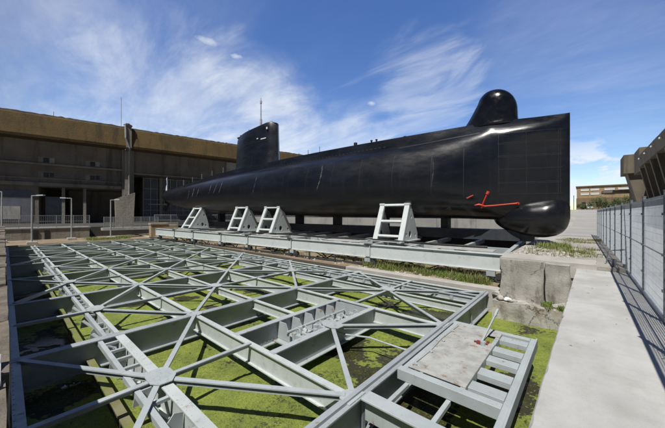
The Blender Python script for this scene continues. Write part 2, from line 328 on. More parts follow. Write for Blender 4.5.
# ------------------------------------------------------------------ mesh helpers
class MB:
    def __init__(s): s.v = []; s.f = []; s.smooth = False
    def add(s, vs, fs):
        o = len(s.v); s.v += [tuple(v) for v in vs]; s.f += [tuple(i + o for i in f) for f in fs]; return s
    def hexa(s, a):      # 8 points: bottom 0-3 ccw, top 4-7
        return s.add(a, [(3, 2, 1, 0), (4, 5, 6, 7), (0, 1, 5, 4), (1, 2, 6, 5), (2, 3, 7, 6), (3, 0, 4, 7)])
    def box(s, x0, x1, y0, y1, z0, z1):
        return s.hexa([(x0, y0, z0), (x1, y0, z0), (x1, y1, z0), (x0, y1, z0), (x0, y0, z1), (x1, y0, z1), (x1, y1, z1), (x0, y1, z1)])
    def bar(s, p, q, w, h, up=(0, 0, 1), drop=0):   # rectangular bar, its top on the line p-q (moved down by drop)
        p, q = Vector(p), Vector(q); d = (q - p).normalized(); u = Vector(up); sd = d.cross(u)
        if sd.length < 1e-4: sd = d.cross(Vector((1, 0, 0)))
        sd.normalize(); u = sd.cross(d).normalized(); a = sd * w / 2
        t0, t1 = -u * drop, -u * (drop + h)
        return s.hexa([p - a + t1, p + a + t1, q + a + t1, q - a + t1, p - a + t0, p + a + t0, q + a + t0, q - a + t0])
    def ibeam(s, p, q, h, wf, tf=.03, tw=.03):
        s.bar(p, q, wf, tf); s.bar(p, q, tw, h - 2 * tf, drop=tf); s.bar(p, q, wf, tf, drop=h - tf); return s
    def tube(s, pts, r, n=8, cap=True):
        pts = [Vector(p) for p in pts]; rs = r if isinstance(r, (list, tuple)) else [r] * len(pts); o = len(s.v)
        ref = None
        for i, p in enumerate(pts):
            d = (pts[min(i + 1, len(pts) - 1)] - pts[max(i - 1, 0)]).normalized()
            a = d.cross(Vector((0, 0, 1)))
            if a.length < .05: a = d.cross(Vector((0, 1, 0)))
            a.normalize()
            if ref and a.dot(ref) < 0: a = -a
            ref = a; b = d.cross(a)
            for j in range(n):
                t = 2 * math.pi * j / n; s.v.append(tuple(p + (a * math.cos(t) + b * math.sin(t)) * rs[i]))
        for i in range(len(pts) - 1):
            for j in range(n):
                k = (j + 1) % n; s.f.append((o + i * n + j, o + i * n + k, o + (i + 1) * n + k, o + (i + 1) * n + j))
        if cap: s.f.append(tuple(o + j for j in range(n))[::-1]); s.f.append(tuple(o + (len(pts) - 1) * n + j for j in range(n)))
        return s
    def prism(s, poly, fn):      # poly of 2-D points; fn(u,v,side) -> 3-D; side 0/1
        n = len(poly); a = [fn(u, v, 0) for u, v in poly]; b = [fn(u, v, 1) for u, v in poly]
        return s.add(a + b, [tuple(range(n))[::-1], tuple(range(n, 2 * n))] + [(i, (i + 1) % n, n + (i + 1) % n, n + i) for i in range(n)])
    def loft(s, rings, closed=True, caps=True):
        n = len(rings[0]); o = len(s.v)
        for r in rings: s.v += [tuple(p) for p in r]
        for i in range(len(rings) - 1):
            for j in range(n if closed else n - 1):
                k = (j + 1) % n; s.f.append((o + i * n + j, o + i * n + k, o + (i + 1) * n + k, o + (i + 1) * n + j))
        if caps: s.f.append(tuple(o + j for j in range(n))[::-1]); s.f.append(tuple(o + (len(rings) - 1) * n + j for j in range(n)))
        return s
    def rivets(s, p, q, step, r, nrm):
        p, q, nrm = Vector(p), Vector(q), Vector(nrm).normalized(); d = (q - p); L = d.length; d.normalize(); e = d.cross(nrm)
        for i in range(int(L / step)):
            c = p + d * (i + .5) * step; o = len(s.v)
            for rr, hh in ((r, 0), (r * .7, r * .6)):
                for j in range(6):
                    t = j * math.pi / 3; s.v.append(tuple(c + (d * math.cos(t) + e * math.sin(t)) * rr + nrm * hh))
            s.f += [(o + j, o + (j + 1) % 6, o + 6 + (j + 1) % 6, o + 6 + j) for j in range(6)] + [tuple(o + 6 + j for j in range(6))]
        return s
    def build(s, name, mat, parent=None, smooth=False, bevel=0, fix=True):
        me = bpy.data.meshes.new(name); me.from_pydata(s.v, [], s.f)
        if fix:
            bm = bmesh.new(); bm.from_mesh(me); bmesh.ops.recalc_face_normals(bm, faces=bm.faces)
            if bevel: bmesh.ops.bevel(bm, geom=[e for e in bm.edges if len(e.link_faces) == 2 and e.calc_face_angle() > .5], offset=bevel, segments=1, affect='EDGES', clamp_overlap=True)
            bm.to_mesh(me); bm.free()
        me.materials.append(M[mat] if isinstance(mat, str) else mat)
        if smooth:
            for p in me.polygons: p.use_smooth = True
            if smooth != 'all': me.set_sharp_from_angle(angle=R(smooth if smooth > 1 else 35))
        o = bpy.data.objects.new(name, me); C.objects.link(o)
        if parent: o.parent = parent
        return o
def tag(o, label=None, cat=None, group=None, kind=None):
    if label: o['label'] = label
    if cat: o['category'] = cat
    if group: o['group'] = group
    if kind: o['kind'] = kind
    return o
def empty(name, loc, label, cat, rz=0, group=None):
    o = bpy.data.objects.new(name, None); C.objects.link(o); o.location = loc; o.rotation_euler = (0, 0, rz); o.empty_display_size = .2
    return tag(o, label, cat, group)
def struct(mb, name, mat, **k): return tag(mb.build(name, mat, **k), kind='structure')
def lp(o, pts):  # helper to subtract an origin
    return [tuple(Vector(p) - Vector(o)) for p in pts]
def copy_tree(o, parent=None):
    c = o.copy(); C.objects.link(c); c.parent = parent
    for ch in list(o.children): copy_tree(ch, c)
    return c
def sstep(a, b, x):
    t = min(max((x - a) / (b - a), 0), 1); return t * t * (3 - 2 * t)

# ------------------------------------------------------------------ the setting: ground
def gz(y): return .12 + 3.3 * sstep(38, 150, y)
def sheet(xs, ys, zf, skirt=None):
    mb = MB(); n = len(ys)
    vs = [(x, y, zf(x, y)) for x in xs for y in ys]
    mb.add(vs, [(i * n + j, (i + 1) * n + j, (i + 1) * n + j + 1, i * n + j + 1) for i in range(len(xs) - 1) for j in range(n - 1)])
    return mb
ysn = [24.5, 30, 38] + list(range(46, 152, 8)) + [200, 400, 3000]
g = sheet([-3000, -400, -100, -2.25, 3, 8, 30, 400, 3000], ysn, lambda x, y: gz(y))
g.add([(-2.25, 11.75, .12), (3000, 11.75, .12), (3000, 24.5, .12), (-2.25, 24.5, .12)], [(0, 1, 2, 3)])
g.add([(-2.25, 11.75, -2.6), (3000, 11.75, -2.6), (3000, 11.75, .12), (-2.25, 11.75, .12)], [(0, 1, 2, 3)])
g.add([(-2.25, 24.5, -2.6), (-2.25, 11.75, -2.6), (-2.25, 11.75, .12), (-2.25, 24.5, .12)], [(0, 1, 2, 3)])
g.add([(-46, 24.5, -1.2), (-2.25, 24.5, -1.2), (-2.25, 24.5, .12), (-46, 24.5, .12)], [(0, 1, 2, 3)])
g.add([(-46.2, -3000, -.32), (-.25, -3000, -.32), (-.25, -1.2, -.32), (-46.2, -1.2, -.32)], [(0, 1, 2, 3)])
struct(g, 'ground', 'ground')
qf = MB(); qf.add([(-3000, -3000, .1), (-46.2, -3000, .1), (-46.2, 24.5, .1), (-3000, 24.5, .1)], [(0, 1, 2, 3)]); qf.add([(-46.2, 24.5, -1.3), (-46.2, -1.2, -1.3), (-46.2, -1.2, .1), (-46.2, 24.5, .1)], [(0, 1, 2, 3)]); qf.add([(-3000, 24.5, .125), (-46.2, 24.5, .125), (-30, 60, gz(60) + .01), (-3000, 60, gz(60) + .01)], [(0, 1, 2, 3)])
struct(qf, 'quay_pavement', 'shaded_quay')
lg = sheet([-46.2] + [-44 + .5 * i for i in range(84)] + [-2.25], [11.72 + .4 * i for i in range(33)], lambda x, y: -1.02 + .05 * noise.noise((x * .7, y * .7, 2)) + .03 * noise.noise((x * 2, y * 2, 5)))
lg.add([(-46.2, -1.2, -1.12), (-38.2, -1.2, -1.12), (-38.2, 11.72, -1.12), (-46.2, 11.72, -1.12)], [(0, 1, 2, 3)])
lg.add([(-38.2, -1.2, -2.6), (-38.2, 11.72, -2.6), (-38.2, 11.72, -1.12), (-38.2, -1.2, -1.12)], [(0, 1, 2, 3)])
struct(lg, 'low_ground', 'low_ground')
fl = MB(); fl.add([(-38.2, -1.2, -2.6), (-.25, -1.2, -2.6), (-.25, 11.75, -2.6), (-38.2, 11.75, -2.6)], [(0, 1, 2, 3)])
struct(fl, 'pool_floor', 'low_ground')
wk = MB(); rings = []
for i in range(420):
    y = -12 + 23.73 * i / 419; xl_ = -.60 + .425 * (y + 12) / 23.73
    j = .010 * noise.noise((y * 2.1, 1, 1)) + .016 * max(0, noise.noise((y * 5.3, 4, 1)) - .25) * 2; c_ = .012 + .02 * max(0, noise.noise((y * 3.7, 9, 1)))
    zz = .004 * noise.noise((y * .8, 3, 3))
    rings.append([(xl_ + j, y, -2.6), (1.35, y, -2.6), (1.35, y, zz), (.5, y, zz + .003 * noise.noise((y, 7, 1))), (xl_ + j + c_, y, zz), (xl_ + j, y, zz - c_)])
wk.loft(rings)
struct(wk, 'walkway', 'walk')
lr = random.Random(21); li = MB()
for k in range(34):
    x, y = lr.uniform(-.25, .55), lr.uniform(1.2, 11.5)
    if lr.random() < .65: x = .6 + abs(lr.gauss(0, .2))
    a_ = lr.random() * 6.28; L = lr.uniform(.006, .026); li.tube([(x, y, .008), (x + L * math.cos(a_), y + L * math.sin(a_), .012), (x + 1.7 * L * math.cos(a_ + .5), y + 1.7 * L * math.sin(a_ + .5), .007)], [.002, .003, .0015], 5)
tag(li.build('litter', 'black', fix=False), 'tiny dark twigs and grit scattered over the pale walkway', 'litter', kind='stuff')
pv = MB(); pv.add([(1.35, -3000, -.015), (3000, -3000, -.015), (3000, 11.75, -.015), (1.35, 11.75, -.015)], [(0, 1, 2, 3)])
pv.add([(-.25, -3000, -.015), (1.35, -3000, -.015), (1.35, -12, -.015), (-.25, -12, -.015)], [(0, 1, 2, 3)])
struct(pv, 'pavement', 'road')
rd = sheet([-1.2, 2.5, 7.5], [27 + 4 * i for i in range(29)], lambda x, y: gz(y) + .012 + .0)
struct(rd, 'road', 'road')
# north edge of the basin: old stone courses, then a pale concrete strip
e = MB(); e.box(-38.2, -9.2, 11.45, 11.85, -2.6, -.98); struct(e, 'basin_edge', stone_mat('brown_stone', 1.1, (.27, .19, .12), (.19, .135, .085)))
e = MB(); e.box(-9.19, -2.27, 11.5, 11.95, -2.6, -.985); struct(e, 'concrete_edge', 'concrete', bevel=.02)
# water and duckweed
wa = MB(); wa.add([(-38.2, -1.2, ZW), (-.2, -1.2, ZW), (-.2, 11.75, ZW), (-38.2, 11.75, ZW)], [(0, 1, 2, 3)])
struct(wa, 'water', 'water')
def algae_h(x, y):
    n = noise.fractal((x * .55 + 3, y * .55 + 1, 0), 1.0, 2.0, 7)
    n2 = noise.noise((x * .27 + 9, y * .27, 3))
    b = .36 + .34 * n2
    if x > -2.7: b += -.20 + .5 * sstep(7.6, 9.4, y) + .35 * sstep(-1.15, -.5, x)
    if -2.7 < x and y < 4.6: b -= .15
    if -7 < x < -2.8 and 3.8 < y < 7.2: b -= .22 * sstep(-6, -4.6, x)
    if y < 1.25: b -= .15
    if x > -8 and 1.4 < y < 3.5: b += .22
    return ZW + .045 * (n * .9 + b) + .012 * noise.noise((x * 14, y * 14, 1))
def grid_alg(x0, x1, st):
    n = int((x1 - x0) / st); m = int(11.7 / st)
    return [x0 + (x1 - x0) * i / n for i in range(n + 1)], [.02 + 11.6 * j / m for j in range(m + 1)]
ga = MB()
for x0, x1, st in ((-38.2, -18, .14), (-18, -9, .085), (-9, -.2, .045)):
    xs, ys = grid_alg(x0, x1, st); n = len(ys)
    ga.add([(x, y, algae_h(x, y)) for x in xs for y in ys], [(i * n + j, (i + 1) * n + j, (i + 1) * n + j + 1, i * n + j + 1) for i in range(len(xs) - 1) for j in range(n - 1)])
ao = ga.build('duckweed', 'algae', smooth='all', fix=False); tag(ao, 'yellow green duckweed floating on the dark basin water', 'duckweed', kind='stuff')

# ------------------------------------------------------------------ steel slipway frame
FO = (-19.5, 5.9, ZT)
fr = empty('steel_frame', FO, 'pale grey green riveted steel truss frame lying over the duckweed basin', 'steel frame')
def fb(mb, name, mat='paint', **k):
    mb.v = lp(FO, mb.v); return mb.build(name, mat, fr, **k)
GX = [-2.65, -8.2, -13.3, -18.4, -23.5, -28.6, -33.0, -37.0]
YL = [.13, 3.52, 7.30, 11.25]; YS = [1.75, 5.40, 9.30]
for i, x in enumerate(GX):
    m = MB().ibeam((x, .02, ZT), (x, 11.4, ZT), .61, .22, .024, .024)
    for y in YL[1:-1] + [1.75, 5.4, 9.3]:
        for s in (-1, 1): m.bar((x + s * .055, y + .22, ZT - .03), (x + s * .055, y + .22, ZT - .58), .012, .08, up=(0, 1, 0))
    if i < 3:
        for s in (-1, 1): m.rivets((x + s * .085, .2, ZT), (x + s * .085, 11.3, ZT), .16, .014, (0, 0, 1)); m.rivets((x + s * .085, .2, ZT - .586), (x + s * .085, 11.3, ZT - .586), .16, .014, (0, 0, 1))
    if i == 0:                       # rail on top of the outer girder
        m.bar((x, .14, ZT + .05), (x, 11.4, ZT + .05), .07, .05)
    fb(m, 'girder', 'paint_shaded')
def xbeam(x0, x1, y, h, wf, name='cross_beam', riv=False, dz=.008):
    m = MB().ibeam((x0, y, ZT - dz), (x1, y, ZT - dz), h, wf, .024, .024)
    if riv: m.rivets((x1, y - wf * .3, ZT - dz), (x0, y - wf * .3, ZT - dz), .17, .013, (0, 0, 1)); m.rivets((x1, y - wf * .36, ZT - dz - h + .024), (x0, y - wf * .36, ZT - dz - h + .024), .17, .013, (0, 0, 1))
    fb(m, name, 'paint_pale')
for b in range(7):
    xr, xl = GX[b] - .015, GX[b + 1] + .015; xc = (GX[b] + GX[b + 1]) / 2
    for y in (.13, 3.52, 7.30, 11.25): xbeam(xl, xr, y, .42 if y > 1 else .36, .13, riv=b < 3)
    xbeam(xl, xr, 1.76, .50, .17 if b == 0 else .09, riv=b < 1)
    if b == 0:
        xbeam(xl, -6.13, 5.40, .30, .12)
    else: xbeam(xl, xr, 5.40, .26, .10)
    xbeam(xl, xr, 9.30, .26, .10)
    # ladder rail beside the near cross beam
    yr = 1.40 if b == 0 else 1.54; m = MB(); m.bar((xl, yr, ZT - .03), (xr, yr, ZT - .03), .08, .10)
    for k in range(int((xr - xl) / .5)):
        if (k + b) % 9 == 7: continue
        xx = xl + .3 + k * .5; m.bar((xx, yr + .04, ZT - .045), (xx, 1.70, ZT - .045), .07, .05)
    fb(m, 'ladder_rail')
    m = MB(); m.bar((xl, 1.24, ZT - .40), (xr, 1.24, ZT - .40), .13, .14); fb(m, 'timber', 'timber')
    if b < 4:
        for k in range(3):
            m = MB(); xx = xl + .75 + k * 1.5 + (.2 if k == 1 else 0)
            m.prism([(1.42, -.47), (1.72, -.47), (1.72, -.10), (1.60, -.06), (1.46, -.22)], lambda u, v, s, xx=xx: (xx + .02 * s, u, ZT + v))
            fb(m, 'stiffener_plate')
            m = MB(); m.bar((xx + .5, 1.42, ZT - .12), (xx + .85, 1.70, ZT - .40), .07, .03); fb(m, 'strut')
    if b in (0, 2):                   # coiled hose and fittings beside the near beam
        m = MB()
        for k in range(7):
            a0 = k * .9; m.tube([(xl + .55 + .13 * math.cos(a0 + t * .8) + .02 * k, 1.5 + .09 * math.sin(a0 + t * .8), ZT - .10 - .05 * math.sin(t + k)) for t in range(6)], .017, 6)
        fb(m, 'chain', 'galv')
    # union-jack bracing with gusset plates
    for ci in range(3):
        y0, y1, ys = YL[ci], YL[ci + 1], YS[ci]
        cx = xc
        if b == 0 and ci == 1: cx = -4.74
        def brace(p, q, wd=.13):
            m = MB(); m.bar(p, q, wd, .022); m.bar(p, q, .02, .085, drop=.022); fb(m, 'diagonal_brace')
        zb = ZT + .03
        corners = [(xl, y1), (xr, y1), (xl, y0), (xr, y0)]
        for k, (qx, qy) in enumerate(corners):
            if b == 0 and ci == 1 and k in (0, 2): continue
            if b in (1, 3, 5, 6) and ci == 0 and k > 1: continue
            d = Vector((qx - cx, qy - ys)).normalized()
            brace((cx + d.x * .12, ys + d.y * .12, zb - .002 * k), (qx - d.x * .12, qy - d.y * .12, zb - .002 * k), .095)
        if not (b == 0 and ci == 1) and b < 6:
            m = MB()
            m.bar((cx, ys + .14, zb - .009), (cx, y1 - .02, zb - .009), .09, .02); m.bar((cx, ys + .14, zb - .009), (cx, y1 - .02, zb - .009), .018, .07, drop=.02)
            if ci or b < 2: m.bar((cx, y0 + .02, zb - .010), (cx, ys - .14, zb - .010), .10, .02); m.bar((cx, y0 + .02, zb - .010), (cx, ys - .14, zb - .010), .018, .07, drop=.02)
            fb(m, 'tie_bar')
        # gusset
        rr = .25
        oct_ = [(rr * 1.2, .08), (.13, .20), (-.15, .20), (-rr * 1.15, .10), (-rr * 1.2, -.08), (-.13, -.20), (.15, -.20), (rr * 1.15, -.10)]
        m = MB().prism(oct_, lambda u, v, s: (cx + u, ys + v, zb + .004 + .016 * s))
        if b < 3:
            for k in range(26):
                u, v = random.uniform(-.22, .22), random.uniform(-.14, .14)
                m.rivets((cx + u, ys + v, zb + .020), (cx + u + .03, ys + v, zb + .020), .03, .012, (0, 0, 1))
        fb(m, 'gusset_plate')
        for k, (qx, qy) in enumerate(corners[:2]):      # corner gussets on the girders
            sg = 1 if k == 0 else -1
            if b == 0 and ci == 1 and k == 0: continue
            m = MB().prism([(0, -.22), (.22 * sg, -.18), (.30 * sg, 0), (.22 * sg, .14), (0, .19)], lambda u, v, s: (qx - .1 * sg + u, qy + v, zb - .028 + .014 * s + .001 * k)); fb(m, 'corner_plate')
# machinery trough in the first bay
TX0, TX1, TY0, TY1 = -6.1, -4.74, 3.535, 7.285
m = MB(); m.bar((TX0, TY0, ZT), (TX0, TY1, ZT), .18, .022); m.bar((TX0, TY0, ZT), (TX0, TY1, ZT), .022, .50, drop=.022); m.bar((TX0, TY0, ZT - .522), (TX0, TY1, ZT - .522), .2, .02)
for zz in (-.08, -.46): m.rivets((TX0 + .011, TY0, ZT + zz), (TX0 + .011, TY1, ZT + zz), .11, .015, (1, 0, 0))
fb(m, 'trough_plate')
m = MB(); m.bar((TX1, TY0, ZT + .004), (TX1, TY1, ZT + .004), .17, .024); m.bar((TX1, TY0, ZT), (TX1, TY1, ZT), .022, .48, drop=.022); m.bar((TX1, TY0, ZT - .502), (TX1, TY1, ZT - .502), .22, .02); fb(m, 'trough_plate')
for k in range(6):
    y = 4.75 + k * .46
    m = MB().prism([(TX0 + .02, -.02), (TX0 + .34, -.02), (TX0 + .5, -.30), (TX0 + .5, -.46), (TX0 + .02, -.46)], lambda u, v, s: (u, y + .025 * s, ZT + v)); fb(m, 'trough_rib')
m = MB(); m.box(TX0 + .05, TX1 - .05, 4.6, TY1 - .02, ZT - .50, ZT - .47); m.box(TX0 + .02, TX1 - .02, TY1 - .03, TY1, ZT - .5, ZT - .004); fb(m, 'trough_floor')
m = MB(); rnd = random.Random(3)
for k in range(9):
    y = 4.8 + k * .26; x = TX0 + .55 + rnd.random() * .3
    m.tube([(x, y, ZT - .47), (x, y, ZT - .12 - rnd.random() * .14)], .045 + .02 * rnd.random(), 8)
    m.tube([(x - .15, y + .06, ZT - .22 - .1 * rnd.random()), (x + .35, y - .05, ZT - .25)], .028, 8)
    m.box(x + .1, x + .34, y - .06, y + .07, ZT - .46, ZT - .26 + .1 * rnd.random())
    cx_, cz_ = x + .15, ZT - .14
    m.tube([(cx_ + .09 * math.cos(t * .7), y + .02 * t / 9, cz_ + .09 * math.sin(t * .7)) for t in range(10)], .014, 6)
m.tube([(TX0 + .45, 4.7, ZT - .20), (TX0 + .45, 7.0, ZT - .20)], .035, 8); m.tube([(TX0 + .75, 4.7, ZT - .34), (TX0 + .75, 7.05, ZT - .34)], .045, 8)
fb(m, 'machinery', 'paint', smooth=35)
m = MB(); m.tube([(-5.2, 5.55, ZT - .2), (-4.5, 5.62, ZT - .22), (-4.0, 5.95, ZT - .26), (-3.3, 5.98, ZT - .28), (-2.75, 6.0, ZT - .28)], .022, 8); fb(m, 'pipe', 'paint', smooth=35)
# track rails with clamps near the far edge
for b in range(3):
    for y in (10.35, 10.75):
        m = MB(); xl, xr = GX[b + 1] + .03, GX[b] - .03
        m.bar((xl, y, ZT + .004), (xr, y, ZT + .004), .09, .03); m.bar((xl, y, ZT + .004), (xr, y, ZT + .004), .025, .16, drop=.03); m.bar((xl, y, ZT - .18), (xr, y, ZT - .18), .16, .02)
        for k in range(8): xx = xl + .35 + k * .62; m.box(xx - .05, xx + .05, y - .09, y + .09, ZT - .17, ZT - .06)
        fb(m, 'track_rail')

# ------------------------------------------------------------------ hinged platform right of the frame
PO = (-1.65, 5.6, ZT)
pf = empty('loading_platform', PO, 'grey steel platform with rusty deck plate and open slats beside the walkway', 'platform')
def pb(mb, name, mat='paint', **k):
    mb.v = lp(PO, mb.v); return mb.build(name, mat, pf, **k)
zp = ZT + .055
m = MB()
m.bar((-.82, 3.45, zp), (-.82, 7.66, zp), .11, .17); m.bar((-.775, 3.45, zp + .012), (-.775, 7.7, zp + .012), .03, .21)
m.bar((-2.50, 7.58, zp - .003), (-.88, 7.58, zp - .003), .14, .16); m.bar((-2.50, 4.68, zp - .003), (-.88, 4.68, zp - .003), .15, .18); m.bar((-2.50, 3.62, zp - .003), (-.88, 3.62, zp - .003), .24, .03); m.bar((-2.50, 3.62, zp - .003), (-.88, 3.62, zp - .003), .03, .35, drop=.03)
m.bar((-2.42, 4.77, zp - .006), (-2.42, 7.50, zp - .006), .09, .15); m.bar((-1.44, 4.77, zp - .006), (-1.44, 7.50, zp - .006), .08, .14)
for x in (-2.3, -1.6): m.bar((x, 3.75, zp - .18), (x, 4.6, zp - .18), .07, .07)
pb(m, 'frame', bevel=.004)
m = MB(); m.box(-2.36, -1.40, 4.78, 5.98, zp - .004, zp + .014); pb(m, 'deck_plate', 'plate', bevel=.003)
m = MB().prism([(-2.36, 5.985), (-1.40, 5.985), (-1.40, 6.75), (-1.62, 6.78), (-1.62, 7.2), (-1.40, 7.22), (-1.40, 7.49), (-2.36, 7.49)], lambda u, v, s: (u, v, zp - .006 + .018 * s)); pb(m, 'deck_plate', 'plate', bevel=.003)
for k, y in enumerate((4.98, 5.52, 6.12, 6.62, 7.26)):
    m = MB(); m.box(-1.39, -.885, y - .13, y + .13, zp - .035, zp - .012); m.box(-1.39, -.885, y - .13, y - .115, zp - .11, zp - .035); m.box(-1.39, -.885, y + .115, y + .13, zp - .11, zp - .035); pb(m, 'slat', bevel=.003)
m = MB(); m.bar((-1.62, 6.55, zp + .05), (-1.52, 7.40, zp + .46), .03, .04); m.bar((-1.525, 7.36, zp + .44), (-1.51, 7.56, zp + .54), .05, .05); m.tube([(-1.58, 6.55, zp), (-1.58, 6.55, zp + .10)], .05, 8); pb(m, 'lever', 'paint', bevel=.004)
m = MB(); m.box(-1.70, -1.62, 6.54, 6.62, zp + .015, zp + .07); m.tube([(-1.76, 6.6, zp + .04), (-1.50, 6.62, zp + .04)], .016, 8); m.box(-1.55, -1.50, 6.70, 6.76, zp + .012, zp + .05); pb(m, 'latch', 'dull_red')
m = MB()
for k in range(4): m.tube([(-2.30 + .05 * math.sin(k), 4.9 + k * .65, zp + .02), (-2.28, 4.9 + k * .65, zp + .05)], .03, 8)
m.tube([(-2.32, 4.85, zp + .035), (-2.30, 5.6, zp + .03), (-2.34, 6.3, zp + .03), (-2.30, 7.3, zp + .03)], .011, 6); pb(m, 'hose', 'paint')

# ------------------------------------------------------------------ submarine (local x = towards stern, +y = towards the walkway side)
TH = R(3.4); P0 = Vector((-.5, 17.97, 0))
sub = empty('submarine', P0, 'long black submarine resting on pale steel cradles', 'submarine', math.pi + TH)
ST = [  # s, z list (12), w list (12)
 (0.00, [1.70, 1.75, 1.85, 2.1, 2.5, 3.1, 3.9, 4.9, 5.85, 6.30, 6.52, 6.60], [0, .03, .04, .05, .05, .06, .07, .08, .11, .10, .06, 0]),
 (0.10, [1.60, 1.65, 1.8, 2.1, 2.5, 3.1, 3.9, 4.9, 5.85, 6.28, 6.53, 6.60], [0, .06, .09, .11, .12, .13, .14, .17, .23, .20, .11, 0]),
 (0.30, [1.5, 1.55, 1.75, 2.05, 2.5, 3.1, 3.9, 4.9, 5.82, 6.25, 6.54, 6.61], [0, .09, .13, .16, .18, .19, .21, .26, .38, .32, .16, 0]),
 (0.70, [1.4, 1.45, 1.65, 2.0, 2.45, 3.05, 3.9, 4.9, 5.80, 6.22, 6.56, 6.63], [0, .13, .19, .24, .27, .29, .33, .41, .58, .48, .22, 0]),
 (1.30, [1.35, 1.4, 1.6, 1.95, 2.4, 3.0, 3.9, 4.9, 5.78, 6.20, 6.57, 6.65], [0, .19, .29, .38, .44, .48, .54, .64, .82, .66, .32, 0]),
 (2.10, [1.35, 1.4, 1.6, 1.95, 2.4, 3.0, 3.9, 4.9, 5.74, 6.18, 6.59, 6.68], [0, .28, .46, .60, .70, .77, .83, .94, 1.04, .85, .48, 0]),
 (2.75, [1.37, 1.41, 1.6, 1.95, 2.42, 3.02, 3.88, 4.88, 5.70, 6.17, 6.60, 6.69], [0, .34, .63, .84, .97, 1.05, 1.10, 1.17, 1.19, .98, .62, 0]),
 (3.20, [1.39, 1.42, 1.58, 1.93, 2.42, 3.02, 3.88, 4.86, 5.75, 6.22, 6.60, 6.69], [0, .38, .76, 1.02, 1.19, 1.27, 1.30, 1.33, 1.27, 1.08, .72, 0]),
 (3.70, [1.40, 1.42, 1.57, 1.92, 2.42, 3.02, 3.86, 4.83, 5.66, 6.12, 6.59, 6.69], [0, .42, .88, 1.20, 1.42, 1.49, 1.50, 1.49, 1.39, 1.14, .78, 0]),
 (5.00, [1.43, 1.45, 1.60, 1.96, 2.46, 3.05, 3.82, 4.76, 5.52, 6.02, 6.56, 6.67], [0, .48, 1.02, 1.48, 1.76, 1.85, 1.86, 1.78, 1.56, 1.22, .92, 0]),
 (8.00, [1.43, 1.45, 1.62, 2.0, 2.5, 3.1, 3.85, 4.68, 5.38, 5.90, 6.50, 6.60], [0, .60, 1.28, 1.84, 2.18, 2.36, 2.38, 2.20, 1.86, 1.26, 1.18, 0]),
 (12.0, [1.45, 1.47, 1.64, 2.0, 2.5, 3.1, 3.85, 4.68, 5.40, 5.90, 6.48, 6.58], [0, .68, 1.42, 2.02, 2.38, 2.58, 2.62, 2.42, 2.02, 1.32, 1.25, 0]),
 (20.0, [1.58, 1.60, 1.76, 2.1, 2.58, 3.16, 3.88, 4.66, 5.32, 5.78, 6.34, 6.44], [0, .68, 1.42, 2.02, 2.38, 2.58, 2.62, 2.42, 2.02, 1.33, 1.26, 0]),
 (28.0, [1.78, 1.80, 1.95, 2.25, 2.68, 3.22, 3.88, 4.58, 5.14, 5.56, 6.06, 6.16], [0, .60, 1.26, 1.82, 2.18, 2.38, 2.42, 2.24, 1.86, 1.24, 1.18, 0]),
 (34.0, [2.05, 2.07, 2.20, 2.48, 2.86, 3.32, 3.86, 4.44, 4.92, 5.26, 5.68, 5.76], [0, .48, 1.02, 1.48, 1.78, 1.95, 1.98, 1.84, 1.52, 1.0, .94, 0]),
 (39.0, [2.55, 2.57, 2.68, 2.90, 3.18, 3.52, 3.92, 4.34, 4.70, 4.94, 5.30, 5.36], [0, .34, .72, 1.05, 1.28, 1.40, 1.42, 1.30, 1.06, .82, .60, 0]),
 (43.0, [3.20, 3.22, 3.29, 3.42, 3.60, 3.82, 4.08, 4.36, 4.58, 4.74, 5.02, 5.06], [0, .20, .42, .62, .76, .83, .84, .78, .64, .50, .36, 0]),
 (45.5, [3.85, 3.86, 3.89, 3.95, 4.03, 4.13, 4.24, 4.36, 4.46, 4.54, 4.66, 4.68], [0, .08, .17, .25, .31, .34, .35, .32, .26, .20, .14, 0]),
 (46.3, [4.16, 4.17, 4.18, 4.20, 4.23, 4.26, 4.29, 4.32, 4.35, 4.38, 4.40, 4.41], [0, .02, .04, .06, .07, .08, .08, .07, .06, .05, .03, 0])]
def hermite(xs, ys, x):
    if x <= xs[0]: return ys[0]
    if x >= xs[-1]: return ys[-1]
    i = max(j for j in range(len(xs) - 1) if xs[j] <= x)
    def sl(j):
        if j == 0: return (ys[1] - ys[0]) / (xs[1] - xs[0])
        if j == len(xs) - 1: return (ys[-1] - ys[-2]) / (xs[-1] - xs[-2])
        a = (ys[j] - ys[j - 1]) / (xs[j] - xs[j - 1]); b = (ys[j + 1] - ys[j]) / (xs[j + 1] - xs[j])
        return 0 if a * b <= 0 else 2 * a * b / (a + b)
    h = xs[i + 1] - xs[i]; t = (x - xs[i]) / h
    return (2*t**3-3*t*t+1)*ys[i] + (t**3-2*t*t+t)*h*sl(i) + (-2*t**3+3*t*t)*ys[i+1] + (t**3-t*t)*h*sl(i+1)
SS = [a[0] for a in ST]
def half_section(s, sub_=4):
    z = [hermite(SS, [a[1][i] for a in ST], s) for i in range(12)]; w_ = [hermite(SS, [a[2][i] for a in ST], s) for i in range(12)]
    out = []
    for i in range(11):
        n = sub_ if i < 9 else 2
        for k in range(n):
            t = k / n
            if i < 9:
                p0, p1, p2, p3 = max(i - 1, 0), i, i + 1, min(i + 2, 9)
                cr = lambda q: .5 * (2*q[p1] + (q[p2]-q[p0])*t + (2*q[p0]-5*q[p1]+4*q[p2]-q[p3])*t*t + (3*q[p1]-q[p0]-3*q[p2]+q[p3])*t**3)
                if i == 0:
                    out.append((w_[0] + (w_[1] - w_[0]) * t, z[0] + (z[1] - z[0]) * t)); continue
                out.append((cr(w_), cr(z)))
            else: out.append((w_[i] + (w_[i + 1] - w_[i]) * t, z[i] + (z[i + 1] - z[i]) * t))
    out.append((w_[11], z[11])); return out
